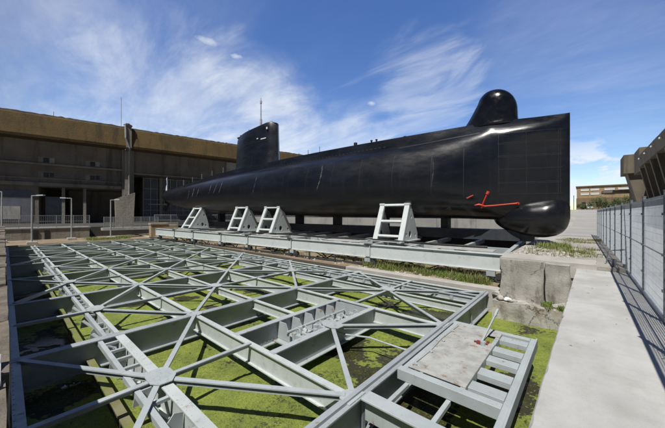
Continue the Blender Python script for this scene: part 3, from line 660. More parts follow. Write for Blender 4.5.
def hull_y(s, z):                 # half breadth at height z
    h = half_section(s, 6); best = 0
    for (w0, z0), (w1, z1) in zip(h, h[1:]):
        if z0 <= z <= z1 and z1 > z0: best = max(best, w0 + (w1 - w0) * (z - z0) / (z1 - z0))
    return best
stations = [0, .04, .1, .18, .3, .45, .6] + [.8 + .2 * i for i in range(18)] + [4.5 + .5 * i for i in range(60)] + [34.5 + .75 * i for i in range(15)] + [46, 46.3]
stations = sorted(set(round(x, 3) for x in stations if x <= 46.3))
rings = []
for s in stations:
    h = half_section(s); rings.append([(s, w_, z) for w_, z in h] + [(s, -w_, z) for w_, z in h[-2:0:-1]])
m = MB().loft(rings); m.build('hull', 'hull', sub, smooth=24)
BK = [(-.01, 1.78, .30, .10), (.03, 1.72, .46, .24), (.12, 1.65, .63, .42), (.3, 1.58, .80, .64), (.6, 1.53, .92, .84), (1.0, 1.47, .95, .96), (1.5, 1.45, .91, .97), (2.0, 1.45, .83, .88), (2.5, 1.45, .68, .72), (2.85, 1.44, .48, .52), (3.1, 1.42, .26, .30), (3.22, 1.41, .06, .08)]
rings = []
for i in range(49):
    t = i / 48; s = -.01 + 3.23 * (t ** 1.5); zc, rz, rw = (hermite([b_[0] for b_ in BK], [b_[q] for b_ in BK], s) for q in (1, 2, 3))
    rings.append([(s, rw * math.copysign(abs(math.cos(2 * math.pi * j / 40)) ** .9, math.cos(2 * math.pi * j / 40)), zc + rz * math.copysign(abs(math.sin(2 * math.pi * j / 40)) ** .9, math.sin(2 * math.pi * j / 40))) for j in range(40)])
MB().loft(rings).build('sonar_bulb', 'hull', sub, smooth='all')
# weld seams as proud strips on the bow plating
def ribbon(mb, pts, wd, vertical, proud=.005):
    for (s0, z0), (s1, z1) in zip(pts, pts[1:]):
        q = []
        for s, z in ((s0, z0), (s1, z1)):
            if vertical: q += [(s - wd / 2, hull_y(s - wd / 2, z) + proud, z), (s + wd / 2, hull_y(s + wd / 2, z) + proud, z)]
            else: q += [(s, hull_y(s, z - wd / 2) + proud, z - wd / 2), (s, hull_y(s, z + wd / 2) + proud, z + wd / 2)]
        mb.add(q, [(0, 1, 3, 2)])
for z in (5.78, 5.30, 5.24, 4.66, 4.60, 3.98, 3.32, 3.26, 2.72):
    m = MB(); ribbon(m, [(.30 + .2 * k, z) for k in range(14)], .018, False); m.build('weld_seam', 'seam', sub)
for s in (.36, .44, 1.7, 2.85):
    m = MB(); ribbon(m, [(s, 2.75 + .2 * k) for k in range(16)], .016, True); m.build('weld_seam', 'seam', sub)
for s in (4.4, 6.0, 8.2, 10.4, 12.6, 15, 17.5, 20.2, 23, 26):
    m = MB(); ribbon(m, [(s, 2.6 + .2 * k) for k in range(14)], .02, True, .004); m.build('weld_seam', 'black', sub)
# slot below the deck casing
m = MB(); ribbon(m, [(3.7 + .25 * k, 5.98 - .012 * k) for k in range(19)], .07, False, .006); m.build('limber_slot', 'black', sub)
m = MB()
for k in range(34): s = 9.2 + k * .32; ribbon(m, [(s, 6.04 - .016 * (s - 8)), (s + .17, 6.04 - .016 * (s + .17 - 8))], .05, False, .006)
m.build('limber_slot', 'black', sub)
# sonar dome on the foredeck
def sring(z, s0, s1, w_, n=36, p=2.3):
    out = []
    for j in range(n):
        t = 2 * math.pi * j / n; c_, s_ = math.cos(t), math.sin(t)
        out.append(((s0 + s1) / 2 + (s1 - s0) / 2 * math.copysign(abs(c_) ** (2 / p), c_), w_ * math.copysign(abs(s_) ** (2 / p), s_), z))
    return out
DK = [(6.42, 2.02, 4.90, .98), (6.62, 2.08, 4.74, .92), (6.85, 2.11, 4.58, .90), (7.2, 2.12, 4.36, .90), (7.5, 2.15, 4.19, .90), (7.8, 2.24, 4.03, .87), (8.02, 2.36, 3.95, .81), (8.2, 2.52, 3.82, .70), (8.33, 2.70, 3.68, .56), (8.42, 2.90, 3.50, .36), (8.45, 3.12, 3.28, .10)]
zs = [d[0] for d in DK]; rr = []
for k in range(33):
    z = 6.42 + (8.45 - 6.42) * (1 - (1 - k / 32) ** 1.7); rr.append(sring(z, *[hermite(zs, [d[i] for d in DK], z) for i in (1, 2, 3)]))
MB().loft(rr).build('sonar_dome', 'dome', sub, smooth='all')
# sail
def sail_ring(z, s0, s1, w_):
    n = 20; up = []
    for j in range(n + 1):
        t = j / n; x = s0 + (s1 - s0) * t
        prof = min(1, (t / .14) ** .5) if t < .14 else (1 if t < .5 else 1 - ((t - .5) / .5) ** 2 * .93)
        up.append((x, w_ * prof, z))
    return up + [(x, -y, z) for x, y, z in up[-2:0:-1]]
SR = [(5.9, 20.6, 28.2, .95), (6.3, 20.75, 27.8, .85), (6.8, 20.85, 27.5, .78), (8.2, 20.9, 27.38, .74), (9.1, 20.92, 27.3, .70)]
m = MB(); rings = [sail_ring(*a) for a in SR]
top = sail_ring(9.5, 20.95, 27.25, .68); top2 = sail_ring(9.6, 21.0, 27.2, .60); top3 = sail_ring(9.62, 21.12, 27.1, .44)
def slope(ring, k): return [(x, y, z + k * (.72 - .095 * (x - 20.9) - .34 * (1 - sstep(20.9, 21.25, x)) - .22 * sstep(26.9, 27.3, x))) for x, y, z in ring]
rings += [slope(top, .93), slope(top2, 1.0), slope(top3, 1.01)]
so_ = m.loft(rings).build('sail', 'hull', sub, smooth=40)
m = MB()
for z in (7.4, 8.5): 
    m.box(21.6, 25.6, .735, .752, z, z + .02)
m.build('sail_rail', 'seam', so_)
for a_ in ((21.75, 22.5, .725, .745, 8.72, 8.80), (21.55, 21.70, .70, .74, 9.55, 9.75), (22.9, 23.1, .725, .742, 8.85, 8.93)): MB().box(*a_).build('sail_marking', 'white', so_)
m = MB(); m.tube([(23.4, 0, 10.0), (23.4, 0, 11.0)], .11, 10); m.tube([(23.4, 0, 11.0), (23.4, 0, 12.7), (23.4, 0, 13.1)], [.06, .05, .03], 8); m.tube([(23.4, 0, 12.55), (23.4, 0, 12.8)], .10, 8); m.build('periscope_mast', 'galv', sub)
for s, h in ((25.2, 10.3),):
    MB().tube([(s, .1, 9.8), (s, .1, h)], .022, 6).build('antenna', 'black', sub)
m = MB(); m.tube([(26.6, 0, 9.6), (26.6, 0, 9.95)], .16, 10); m.box(26.2, 27.0, -.25, .25, 9.62, 9.75); m.build('sail_lamp', 'black', sub)
# deck fittings
m = MB(); m.tube([(12.2, .2, 6.5), (12.2, .2, 6.72)], .06, 8); m.tube([(12.2, .2, 6.72), (12.2, .2, 6.95)], .13, 10); m.build('vent', 'black', sub)
for s in (10.85, 10.45): m = MB(); m.tube([(s, .2, 6.5), (s, .2, 6.86)], .06, 8); m.tube([(s, .2, 6.86), (s, .2, 6.93)], .085, 8); m.build('bollard', 'black', sub)
m = MB(); m.tube([(8.35 + .22 * math.cos(math.pi * k / 10), .2, 6.55 + .24 * math.sin(math.pi * k / 10)) for k in range(11)], .035, 8); m.build('fairlead', 'black', sub)
for s in (16.1, 17.4, 18.5): MB().tube([(s, -.3, 6.35), (s, -.3, 7.35 - .1 * (s - 16))], .022, 6).build('stanchion', 'black', sub)
for s in range(0, 5): MB().tube([(29.5 + s * 2.3, .35, hermite(SS, [a[1][11] for a in ST], 29.5 + s * 2.3) - .1), (29.5 + s * 2.3, .35, hermite(SS, [a[1][11] for a in ST], 29.5 + s * 2.3) + .75)], .016, 6).build('stanchion', 'galv', sub)
# anchor in its recess: red shank, fluke and crown
def hp(s, z, o=.06): return (s, hull_y(s, z) + o, z)
m = MB(); m.tube([hp(3.55, 2.10), hp(3.05, 2.14), hp(2.5, 2.20), hp(2.05, 2.24)], [.04, .036, .034, .045], 8); m.tube([hp(3.62, 2.02), hp(3.5, 2.35), hp(3.36, 2.72)], [.045, .04, .036], 8)
m.tube([hp(3.35, 2.72), hp(3.28, 2.86)], [.075, .075], 8); m.tube([hp(3.5, 2.12), hp(3.72, 2.20), hp(3.92, 2.16)], [.05, .05, .02], 8); m.tube([hp(2.1, 2.24, .02), hp(2.02, 2.24, .12)], .06, 8)
m.build('anchor', 'red', sub, smooth=40)
m = MB()
q = [(3.95, 2.62), (4.1, 2.70), (5.35, 1.98), (5.2, 1.86)]
m.prism(q, lambda u, v, s: (u, hull_y(u, v) + .005 + .05 * s, v)); bp_ = m.build('bow_plane', 'navy', sub)
m = MB(); m.tube([hp(3.95, 2.68, .07), hp(4.25, 2.52, .07)], .03, 6); m.build('plane_edge', 'red', bp_)
# stern gear
m = MB(); m.prism([(43.8, .2), (46.2, .1), (46.6, 1.7), (45.2, 1.9)], lambda u, v, s: (u, v, 3.02 + .08 * s)); m.prism([(43.8, -.2), (46.2, -.1), (46.6, -1.7), (45.2, -1.9)], lambda u, v, s: (u, v, 3.02 + .08 * s)); m.build('stern_plane', 'seam', sub)
m = MB(); m.prism([(43.4, 3.3), (45.0, 4.0), (45.6, 2.2), (44.6, 2.0)], lambda u, v, s: (u, -.05 + .1 * s, v)); m.build('rudder', 'black', sub)
MB().tube([(44.5, 0, 4.7), (44.5, 0, 7.0)], .03, 6).build('flagstaff', 'galv', sub)

def S(s, w_, z):                  # submarine axes -> world
    return (P0.x - s * math.cos(TH) - w_ * math.sin(TH), P0.y - s * math.sin(TH) + w_ * math.cos(TH), z)
# ensign hanging from the stern staff
fo = Vector(S(44.5, 0, 0)); m = MB(); n = 9; rows = 8
for j in range(rows + 1):
    for i in range(n + 1):
        t = i / n; x = t * .42; m.v.append((-x * .9 - .02, .14 * math.sin(t * 9 + j * .3) * t + x * .25, 6.95 - j * .19 - .55 * t * t))
for j in range(rows):
    for i in range(n): m.f.append((j * (n + 1) + i, j * (n + 1) + i + 1, (j + 1) * (n + 1) + i + 1, (j + 1) * (n + 1) + i))
def flag_mat():
    m_, t, p = new_mat('flag_cloth'); k = NT(t); sx = k.n('ShaderNodeSeparateXYZ'); t.links.new(k.tc.outputs['Generated'], sx.inputs[0])
    c = k.mix(k.ramp(sx.outputs[0], .60, .61), (.75, .75, .74), (.03, .07, .28)); t.links.new(c, p.inputs['Base Color']); p.inputs['Roughness'].default_value = .9; return m_
o = m.build('flag', flag_mat(), smooth='all', fix=False); o.location = fo
so2 = o.modifiers.new('thick', 'SOLIDIFY'); so2.thickness = .006
tag(o, 'limp blue and white flag hanging from the submarine stern staff', 'flag')

# ------------------------------------------------------------------ transport cradle
tr = empty('transport_cradle', S(18, 0, 0), 'long pale steel carriage with triangular supports under the black submarine', 'cradle', math.pi + TH)
def tb(mb, name, mat='paint_white', parent=None, **k):       # vertices given in (s, -w, z)
    mb.v = [(x - 18, y, z) for x, y, z in mb.v]; return mb.build(name, mat, parent or tr, **k)
ZB, ZC = -.56, .12
segs = [(2.1, 8.25), (8.25, 14.05), (14.05, 18.6), (18.6, 22.2), (22.2, 26.8), (26.8, 30.6), (30.6, 35.0)]
for s0, s1 in segs:
    m = MB(); y = 5.0
    m.box(s0 + .012, s1 - .012, y - .03, y + .02, ZB + .03, ZC - .03); m.box(s0 + .01, s1 - .01, y - .18, y + .09, ZC - .03, ZC); m.box(s0 + .01, s1 - .01, y - .18, y + .07, ZB, ZB + .03)
    m.box(s0 + .01, s0 + .06, y + .02, y + .075, ZB + .03, ZC - .03); m.box(s1 - .06, s1 - .01, y + .02, y + .075, ZB + .03, ZC - .03)
    tb(m, 'front_beam')
for s in [a[0] for a in segs[1:]]:
    m = MB(); m.box(s - .14, s + .14, 5.092, 5.11, ZB + .06, ZC - .05); m.rivets((s - .1, 5.11, ZB + .1), (s - .1, 5.11, ZC - .1), .08, .015, (0, 1, 0)); m.rivets((s + .1, 5.11, ZB + .1), (s + .1, 5.11, ZC - .1), .08, .015, (0, 1, 0)); tb(m, 'splice_plate')
    m = MB(); m.box(s - .22, s + .22, 4.9, 5.12, ZC + .003, ZC + .03); m.box(s - .12, s + .12, 4.95, 5.15, ZC - .08, ZC - .035); tb(m, 'joint_cap', 'dark_steel')
for y, mt in ((2.6, 'paint'), (-2.6, 'navy'), (-5.0, 'navy')):  # far beams and keel bearer dark blue: shade under the hull put into colour
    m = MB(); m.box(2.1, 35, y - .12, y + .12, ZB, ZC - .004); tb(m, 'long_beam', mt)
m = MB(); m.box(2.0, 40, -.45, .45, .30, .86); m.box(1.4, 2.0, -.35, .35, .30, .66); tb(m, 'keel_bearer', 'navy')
for k in range(8): s_ = 5.6 + k * 4.1; m = MB(); m.box(s_, s_ + .4, -.35, .35, .862, 1.5 + .017 * max(0, s_ - 14)); tb(m, 'keel_block', 'black')
ends = [2.14] + [2.14 + 2.05 * k for k in range(1, 17)]
for k, s in enumerate(ends):
    m = MB(); m.box(s - .09, s + .09, -4.85, 4.80, ZC - .24, ZC - .008); tb(m, 'cross_member', 'paint')
for k, s in enumerate([4.4, 6.5, 10.6, 12.7, 16.5, 21, 24.5, 28.6]):
    m = MB(); m.bar((s - 1.0, 4.7, ZC - .015), (s + .95, 2.8, ZC - .015), .12, .06); tb(m, 'deck_brace', 'paint')
for k in range(5):
    s = 2.6 + k * 6.6; m = MB(); m.box(s, s + 2.6, 3.55, 4.55, ZC + .002, ZC + .02); tb(m, 'deck_plate', 'plate')
# long dark hose and loose timbers on the deck
m = MB(); m.tube([(3 + 1.2 * k, 3.3 + .2 * math.sin(k), ZC + .07) for k in range(25)], .055, 8); tb(m, 'hose', 'black')
# wheel bogies
for s in (2.6, 8.3, 13.9, 18.7, 22.3, 26.9, 30.7, 34.4):
    m = MB(); m.box(s - .16, s + .16, 4.86, 5.06, ZB - .22, ZB - .002); m.box(s - .42, s + .30, 4.82, 4.98, ZB - .32, ZB - .20); bo = tb(m, 'bogie', 'paint')
    for d in (-.28, .18):
        m = MB(); m.tube([(s + d, 4.80, -.84), (s + d, 5.02, -.84)], .17, 14); m.tube([(s + d, 5.02, -.84), (s + d, 5.05, -.84)], .06, 10); tb(m, 'wheel', 'dark_steel', bo, smooth=35)
for s in (5.2, 6.8, 11.2, 16, 20.6, 25, 29):
    m = MB(); m.bar((s - .55, 4.8, ZB), (s + .4, 4.4, ZB - .42), .05, .05); m.bar((s + .4, 4.4, ZB - .42), (s + .9, 4.8, ZB), .05, .05); tb(m, 'under_brace', 'dark_steel')
m = MB(); m.box(1.2, 37, 4.90, 4.96, -1.0, -.90); tb(m, 'rail', 'dark_steel')
for k, s in enumerate((10.2, 12.1, 17.2, 24.6)):
    m = MB(); m.box(s - .04, s + .04, 5.3, 5.36, -1.02, -.55); tb(m, 'rail_stake', 'dark_steel')
# triangular supports
def support(sc, top_z, wt):
    yb, yt, yi = 3.15, wt, .95
    hw = .80
    m = MB(); su = None
    for sg in (-1, 1):
        s0 = sc + sg * hw
        p = MB(); p.bar((s0, yb, ZC + .01), (s0, yt, top_z), .30, .16, up=(0, 1, .4))
        p.box(s0 - .17, s0 + .17, yt - .20, yt + .05, top_z - .06, top_z + .06)
        if su is None: su = tb(p, 'support', 'paint_white', bevel=.01); par = su
        else: tb(p, 'bar', 'paint_white', su, bevel=.01)
        # gusset side plate with lightening holes
        poly = [(yb - .10, ZC + .02), (yt - .02, top_z - .05), (yt - .32, top_z - .12), (yi, ZC + .45), (yi, ZC + .02)]
        bm = bmesh.new()
        outer = [bm.verts.new((0, u, v)) for u, v in poly]; eo = [bm.edges.new((outer[i], outer[(i + 1) % 5])) for i in range(5)]
        for (u, v, r, n) in ((yt - .28, ZC + 1.42 * (top_z - ZC) / 2.15, .085, 8), (yt - .1, ZC + .42, .16, 14), (yt + .42, ZC + .42, .085, 10), (yi + .35, ZC + .35, .08, 10)):
            hv = [bm.verts.new((0, u + r * math.cos(2 * math.pi * i / n), v + r * 1.25 * math.sin(2 * math.pi * i / n))) for i in range(n)]
            eo += [bm.edges.new((hv[i], hv[(i + 1) % n])) for i in range(n)]
        bmesh.ops.triangle_fill(bm, use_beauty=True, edges=eo)
        ext = bmesh.ops.extrude_face_region(bm, geom=bm.faces[:])
        for v_ in ext['geom']:
            if isinstance(v_, bmesh.types.BMVert): v_.co.x += .04
        bmesh.ops.recalc_face_normals(bm, faces=bm.faces)
        me = bpy.data.meshes.new('side_plate'); bm.to_mesh(me); bm.free(); me.materials.append(M['paint_white'])
        o_ = bpy.data.objects.new('side_plate', me); C.objects.link(o_); o_.parent = su; o_.location = (s0 - 18 - (.14 if sg < 0 else -.10), 0, 0)
    for t, hh in ((.13, .18), (.52, .20), (.96, .12)):
        y_, z_ = yb + (yt - yb) * t, ZC + .01 + (top_z - ZC) * t
        p = MB(); p.bar((sc - hw + .155, y_ - .02, z_ + .05), (sc + hw - .155, y_ - .02, z_ + .05), .12, hh, up=(0, 1, .5)); tb(p, 'rung', 'paint_white', su)
    p = MB(); p.box(sc - hw - .3, sc + hw + .3, yb + .05, yb + .28, ZC + .003, ZC + .04); p.box(sc - hw - .34, sc - hw - .1, yi, yb + .6, ZC + .002, ZC + .07); p.box(sc + hw + .1, sc + hw + .34, yi, yb + .6, ZC + .002, ZC + .07); tb(p, 'foot', 'paint', su)
for sc, tz, wt in ((8.15, 2.28, 2.16), (19.15, 2.28, 2.20), (23.4, 2.32, 2.18), (32.4, 2.36, 1.75)): support(sc, tz, wt)

# ------------------------------------------------------------------ mesh fence along the walkway
FX = .96
fe = empty('mesh_fence', (FX, 8, 0), 'long grey wire mesh fence with dark posts beside the pale walkway', 'fence')
PIT = 2.15
def fence_x(y): return -.035 * max(0, (y - 11)) / 3
posts = [-1.85 + PIT * k for k in range(15)]
pm = MB()
for k in range(1, 86): pm.box(-.0009, .0009, k * .025 - .0018, k * .025 + .0018, .10, 1.98)
for z in [.16 + .15 * i for i in range(13)]: pm.box(-.009, -.0012, .03, PIT - .03, z - .002, z + .002)
first = None
for k, y in enumerate(posts[:-1]):
    if first is None: o = pm.build('panel', 'wire', fe, fix=False); first = o
    else: o = first.copy(); C.objects.link(o)
    x0, x1 = fence_x(y), fence_x(y + PIT)
    o.location = (x0, y - 8, 0); o.rotation_euler = (0, 0, -math.atan2(x1 - x0, PIT))
    m = MB(); m.bar((x0, y - 8 + .03, 2.0), (x1, y - 8 + PIT - .03, 2.0), .04, .04); m.bar((x0 - .012, y - 8 + .03, 1.06), (x1 - .012, y - 8 + PIT - .03, 1.06), .018, .02); m.build('top_rail', 'galv', fe)
    m = MB(); m.bar((x0, y - 8 + .03, .095), (x1, y - 8 + PIT - .03, .095), .05, .06); m.build('bottom_rail', 'galv', fe)
for k, y in enumerate(posts):
    x0 = fence_x(y); m = MB(); m.tube([(x0, y - 8, 0), (x0, y - 8, 2.06)], .03, 10); m.box(x0 - .06, x0 + .06, y - 8 - .06, y - 8 + .06, 0, .012); m.tube([(x0, y - 8, 2.06), (x0, y - 8, 2.075)], .034, 10)
    for z in (.5, 1.06, 1.7): m.box(x0 - .045, x0 - .02, y - 8 - .03, y - 8 + .03, z - .02, z + .02)
    m.build('post', 'post', fe, smooth=35)
m = MB(); m.tube([(-.0, 4.6, 1.95), (-.03, 3.75, .05)], .022, 8); m.build('brace', 'post', fe)
m = MB(); m.tube([(-.42, 4.55, .15), (-.38, 4.5, .55), (.02, 4.4, .62)], .02, 6); m.tube([(-.30, 4.05, .02), (-.26, 4.1, .34)], .05, 8); m.tube([(-.02, 4.2, .02), (-.02, 4.2, .2)], .06, 8); m.build('foot_bracket', 'post', fe)

# ------------------------------------------------------------------ concrete block at the basin corner
def rough(mb, amp, sc_, seed=0, keep=None):
    bm = bmesh.new(); me = bpy.data.meshes.new('t'); me.from_pydata(mb.v, [], mb.f); bm.from_mesh(me)
    bmesh.ops.recalc_face_normals(bm, faces=bm.faces)
    bmesh.ops.subdivide_edges(bm, edges=bm.edges[:], cuts=14, use_grid_fill=True)
    bm.normal_update()
    for v in bm.verts:
        n = noise.fractal(v.co * sc_ + Vector((seed, seed, 0)), 1, 2, 5)
        n2 = noise.noise(v.co * sc_ * 2.7 + Vector((seed, 3, 0)))
        v.co += v.normal * amp * n + Vector((0, 0, min(0, n2) * amp * .6))
    mb.v = [tuple(v.co) for v in bm.verts]; bm.verts.index_update(); mb.f = [tuple(v.index for v in f.verts) for f in bm.faces]; bm.free()
    return mb
BO = (-1.2, 11.6, -1.3)
bk = empty('concrete_block', BO, 'cracked weathered concrete block at the basin corner below the submarine bow', 'concrete block')
def bb(mb, name, mat='block', **k):
    mb.v = lp(BO, mb.v); return mb.build(name, mat, bk, **k)
bb(rough(MB().box(-2.2, -.98, 11.42, 12.2, -2.2, .13), .05, 1.3, 1), 'face_slab', smooth=40)
bb(rough(MB().box(-.95, -.30, 11.52, 12.3, -2.2, .11), .06, 1.6, 5), 'face_slab', smooth=40)
bb(rough(MB().box(-2.35, -.28, 10.95, 11.5, -2.4, -1.22), .05, 1.8, 9), 'ledge', smooth=40)
bb(rough(MB().box(-2.28, .30, 11.70, 13.0, -.3, .165), .03, 1.5, 12), 'top_slab', 'concrete', smooth=40)
rk = random.Random(5)
def rock(mb, c, r):
    bm = bmesh.new(); bmesh.ops.create_icosphere(bm, subdivisions=2, radius=1)
    sx, sy, sz = r * rk.uniform(.7, 1.3), r * rk.uniform(.7, 1.3), r * rk.uniform(.45, .8); sd_ = rk.random() * 50
    o = len(mb.v)
    for v in bm.verts:
        k = 1 + .45 * noise.noise(v.co * 1.3 + Vector((sd_, 0, 0)))
        mb.v.append((c[0] + v.co.x * sx * k, c[1] + v.co.y * sy * k, c[2] + v.co.z * sz * k))
    bm.verts.index_update(); mb.f += [tuple(v.index + o for v in f.verts) for f in bm.faces]; bm.free()
for k, (x, y, z, r) in enumerate([(-2.15, 11.2, -1.18, .12), (-1.95, 11.25, -1.19, .10), (-1.75, 11.2, -1.2, .07), (-.62, 11.3, -1.18, .16), (-.45, 11.4, -1.15, .20), (-2.30, 11.45, -1.1, .12), (-1.85, 11.12, -1.19, .08)]):
    m = MB(); rock(m, (x, y, z), r); o = m.build('rubble_stone', 'concrete' if k != 1 else 'white', smooth=40); loc = Vector((x, y, z)); o.data.transform(Matrix.Translation(-loc)); o.location = loc
    tag(o, ['pale broken stone at the left end of the block ledge', 'white stone lump on the block ledge beside the platform', 'small pale stone on the block ledge', 'pale broken stone under the right slab of the concrete block', 'large pale stone on the ledge against the walkway end', 'broken stone between the block and the frame girder', 'flat pale stone at the front lip of the block ledge'][k], 'stone', 'rubble on the concrete block ledge')
# rubble behind the block
m = MB()
for k in range(230):
    x, y = rk.uniform(-2.2, -.1), rk.uniform(13.0, 17); rock(m, (x, y, .13), rk.uniform(.02, .085))
for k in range(160):
    x, y = rk.uniform(-38, -2.4), 11.8 + abs(rk.gauss(0, .5)); rock(m, (x, y, -.98), rk.uniform(.02, .07))
tag(m.build('gravel', 'concrete', smooth=40), 'loose pale gravel behind the block and along the basin edge', 'gravel', kind='stuff')
# weeds
def blades(mb, cx_, cy_, z, r, n, h0, h1, rg, dens=None):
    for _ in range(n):
        a = rg.random() * 6.283; d = r * math.sqrt(rg.random()); x, y = cx_ + d * math.cos(a), cy_ + d * math.sin(a)
        h = rg.uniform(h0, h1); t = rg.random() * 6.283; lx, ly = math.cos(t) * h * .5, math.sin(t) * h * .5; wd = .004 + .006 * rg.random(); ux, uy = -math.sin(t) * wd, math.cos(t) * wd
        mb.add([(x - ux, y - uy, z), (x + ux, y + uy, z), (x + lx * .4 + ux * .8, y + ly * .4 + uy * .8, z + h * .65), (x + lx * .4 - ux * .8, y + ly * .4 - uy * .8, z + h * .65), (x + lx, y + ly, z + h)], [(0, 1, 2, 3), (3, 2, 4)])
rg = random.Random(11); m = MB(); md = MB()
for k in range(70):
    x = rg.uniform(-8.6, -2.9); blades(m if k % 4 else md, x, rg.uniform(12.15, 13.5), -1.04, .33, 120, .10, .36, rg)
for k in range(30):
    x = rg.uniform(-38, -9.5); blades(m if k % 3 else md, x, rg.uniform(12.4, 14.5), -1.04, .6, 70, .06, .26, rg)
for k in range(34):
    x, y = rg.uniform(-1.6, .35), rg.uniform(13.6, 17.2); blades(m if k % 3 else md, x, y, .12, .28, 60, .03, .13, rg)
for k in range(26):
    x, y = rg.uniform(-.9, .7), rg.uniform(20.5, 24); blades(md if k % 3 else m, x, y, .12, .45, 80, .02, .09, rg)
for k in range(10): blades(m, rg.uniform(-1.1, -.4), rg.uniform(11.0, 11.4), -1.22, .12, 50, .05, .2, rg)
for k in range(30): blades(m, rg.uniform(-42, -38.6), rg.uniform(6, 10), -1.12, .5, 90, .1, .35, rg)
for k in range(14): blades(m, rg.uniform(-1.7, -.6), rg.uniform(15.8, 17.6), .12, .3, 80, .08, .3, rg)
for k in range(40): blades(md, rg.uniform(-8.6, -2.9), rg.uniform(12.1, 13.4), -1.04, .12, 10, .3, .55, rg)
for k in range(22): blades(md, rg.uniform(-1.9, .3), rg.uniform(13.2, 17.5), .12, .15, 9, .15, .38, rg)
tag(m.build('grass', 'grass', fix=False), 'green weeds growing under the cradle and round the bow', 'grass', kind='stuff')
tag(md.build('dry_grass', 'drygrass', fix=False), 'dry yellow weeds among the green grass round the basin', 'grass', kind='stuff')

# ------------------------------------------------------------------ stone quay wall on the left
def rough_stone(mb, amp, sc_):
    bm = bmesh.new(); me = bpy.data.meshes.new('t'); me.from_pydata(mb.v, [], mb.f); bm.from_mesh(me)
    bmesh.ops.recalc_face_normals(bm, faces=bm.faces); bmesh.ops.subdivide_edges(bm, edges=bm.edges[:], cuts=4, use_grid_fill=True); bm.normal_update()
    for v in bm.verts: v.co += v.normal * amp * (noise.fractal(v.co * sc_, 1, 2, 5) - .3)
    bm.verts.index_update(); mb.v = [tuple(v.co) for v in bm.verts]; mb.f = [tuple(v.index for v in f.verts) for f in bm.faces]; bm.free(); return mb
qw = empty('quay_wall', (-20, -.3, -1), 'old stone quay wall along the left side of the basin', 'quay wall')
def qb(mb, name, mat='stone', **k):
    mb.v = lp((-20, -.3, -1), mb.v); return mb.build(name, mat, qw, **k)
def qz(x): return .42 + .012 * (-x)
st2 = random.Random(2); m = MB(); x = -.6
while x > -31:
    L = st2.uniform(1.6, 2.8); dz = qz(x) + st2.uniform(-.02, .02); dy = st2.uniform(-.02, .012)
    for y0, y1, q in ((-.9, -.46, .015), (-.45, .03 + dy, 0)):
        m.box(x - L + .014, x, y0, y1, .02, dz - q)
    x -= L
m = rough_stone(m, .03, 2.2); qb(m, 'coping', 'coping', smooth=50)
m = MB(); m.box(-38.2, -.28, -.95, -.035, -2.6, .3); qb(m, 'wall_face')
m = MB()
for i in range(13):
    for j in range(7): m.v.append((-.55 - .5 * i / 12 - 2.6, -.52 + .50 * j / 6, qz(-3) + .05 + .05 * noise.noise((i * .5, j * .5, 1)) + .07 * math.sin(i * 1.1) * math.sin(j * .9)))
for i in range(12):
    for j in range(6): m.f.append((i * 7 + j, i * 7 + j + 1, (i + 1) * 7 + j + 1, (i + 1) * 7 + j))
o = m.build('plastic_sheet', 'white', smooth='all', fix=False); s_ = o.modifiers.new('thick', 'SOLIDIFY'); s_.thickness = .01; tag(o, 'crumpled white plastic sheet lying on the stone quay coping', 'plastic sheet')

# ------------------------------------------------------------------ bunker on the left
KA = R(10); KO = Vector((-64, 0, 0))
def K(l, d, z):            # l along the facade (north), d in front of it
    return (l * math.sin(KA) + d * math.cos(KA), l * math.cos(KA) - d * math.sin(KA), z)
kb = empty('submarine_bunker', KO, 'huge dark concrete submarine bunker with ochre roof fascia on the left', 'bunker')
class KMB(MB):
    def kbox(s, l0, l1, d0, d1, z0, z1):
        return s.hexa([K(l0, d1, z0), K(l1, d1, z0), K(l1, d0, z0), K(l0, d0, z0), K(l0, d1, z1), K(l1, d1, z1), K(l1, d0, z1), K(l0, d0, z1)])
L0, LJ, L1 = -45, 14.9, 75
for (a, b_, dz) in ((L0, LJ - .45, 0), (LJ + .45, L1, -.12)):
    # fascia leaning back a little towards its top
    m = KMB(); 
    n = 60; rings = []
    for i in range(n + 1):
        l = a + (b_ - a) * i / n; j = .10 * noise.noise((l * .9, 1, 0)) + .14 * noise.noise((l * 3.1, 4, 0))
        rings.append([K(l, -14, 13.5), K(l, 0, 13.5 + .06 * noise.noise((l * 1.7, 0, 2))), K(l, .10, 13.9), K(l, -.5, 17.0 + dz), K(l, -.7, 17.3 + dz + j), K(l, -14, 17.5 + dz)])
    m.loft(rings); m.build('roof_fascia', 'ochre', kb)
    m = KMB(); 
    rings = []
    for i in range(n * 2 + 1):
        l = a + (b_ - a) * i / (n * 2); j = .22 * noise.noise((l * 1.9, 1, 3)) + .15 * noise.noise((l * 5, 4, 3))
        rings.append([K(l, -14, 17.3), K(l, -.62 + .1 * j, 17.16 + dz), K(l, -.64 + .1 * j, 17.42 + dz + j * .6), K(l, -2.5, 17.6 + dz + j), K(l, -14, 17.8)])
    m.loft(rings); m.build('roof', 'roof', kb)
m = KMB(); m.kbox(L0, LJ - .9, -14, -2.6, 6.1, 13.5); m.kbox(L0, 3.2, -14, -2.62, -1.2, 6.1); m.kbox(LJ + .9, L1, -14, -2.6, 9.2, 13.5); m.kbox(17.5, L1, -14, -6.2, -1.2, 9.2); m.kbox(6.3, LJ + .9, -16, -10, -1.2, 6.1); m.kbox(L0, L1, -17, -14.2, -1.3, 13.6); wl_ = m.build('wall', 'bunker', kb)
for z, h, d in ((9.55, .30, -1.9), (6.25, .5, -2.0), (7.35, .18, -2.35)):
    m = KMB(); m.kbox(L0, LJ - .92, -2.6, d, z, z + h); m.build('ledge', 'bunker_light', kb)
m = KMB(); m.kbox(L0, LJ - .92, -2.6, -2.45, 6.75, 7.35); m.build('ledge', 'bunker', kb)
m = KMB(); m.kbox(LJ + .95, L1, -2.6, -2.2, 9.15, 9.4); m.build('ledge', 'bunker_light', kb)
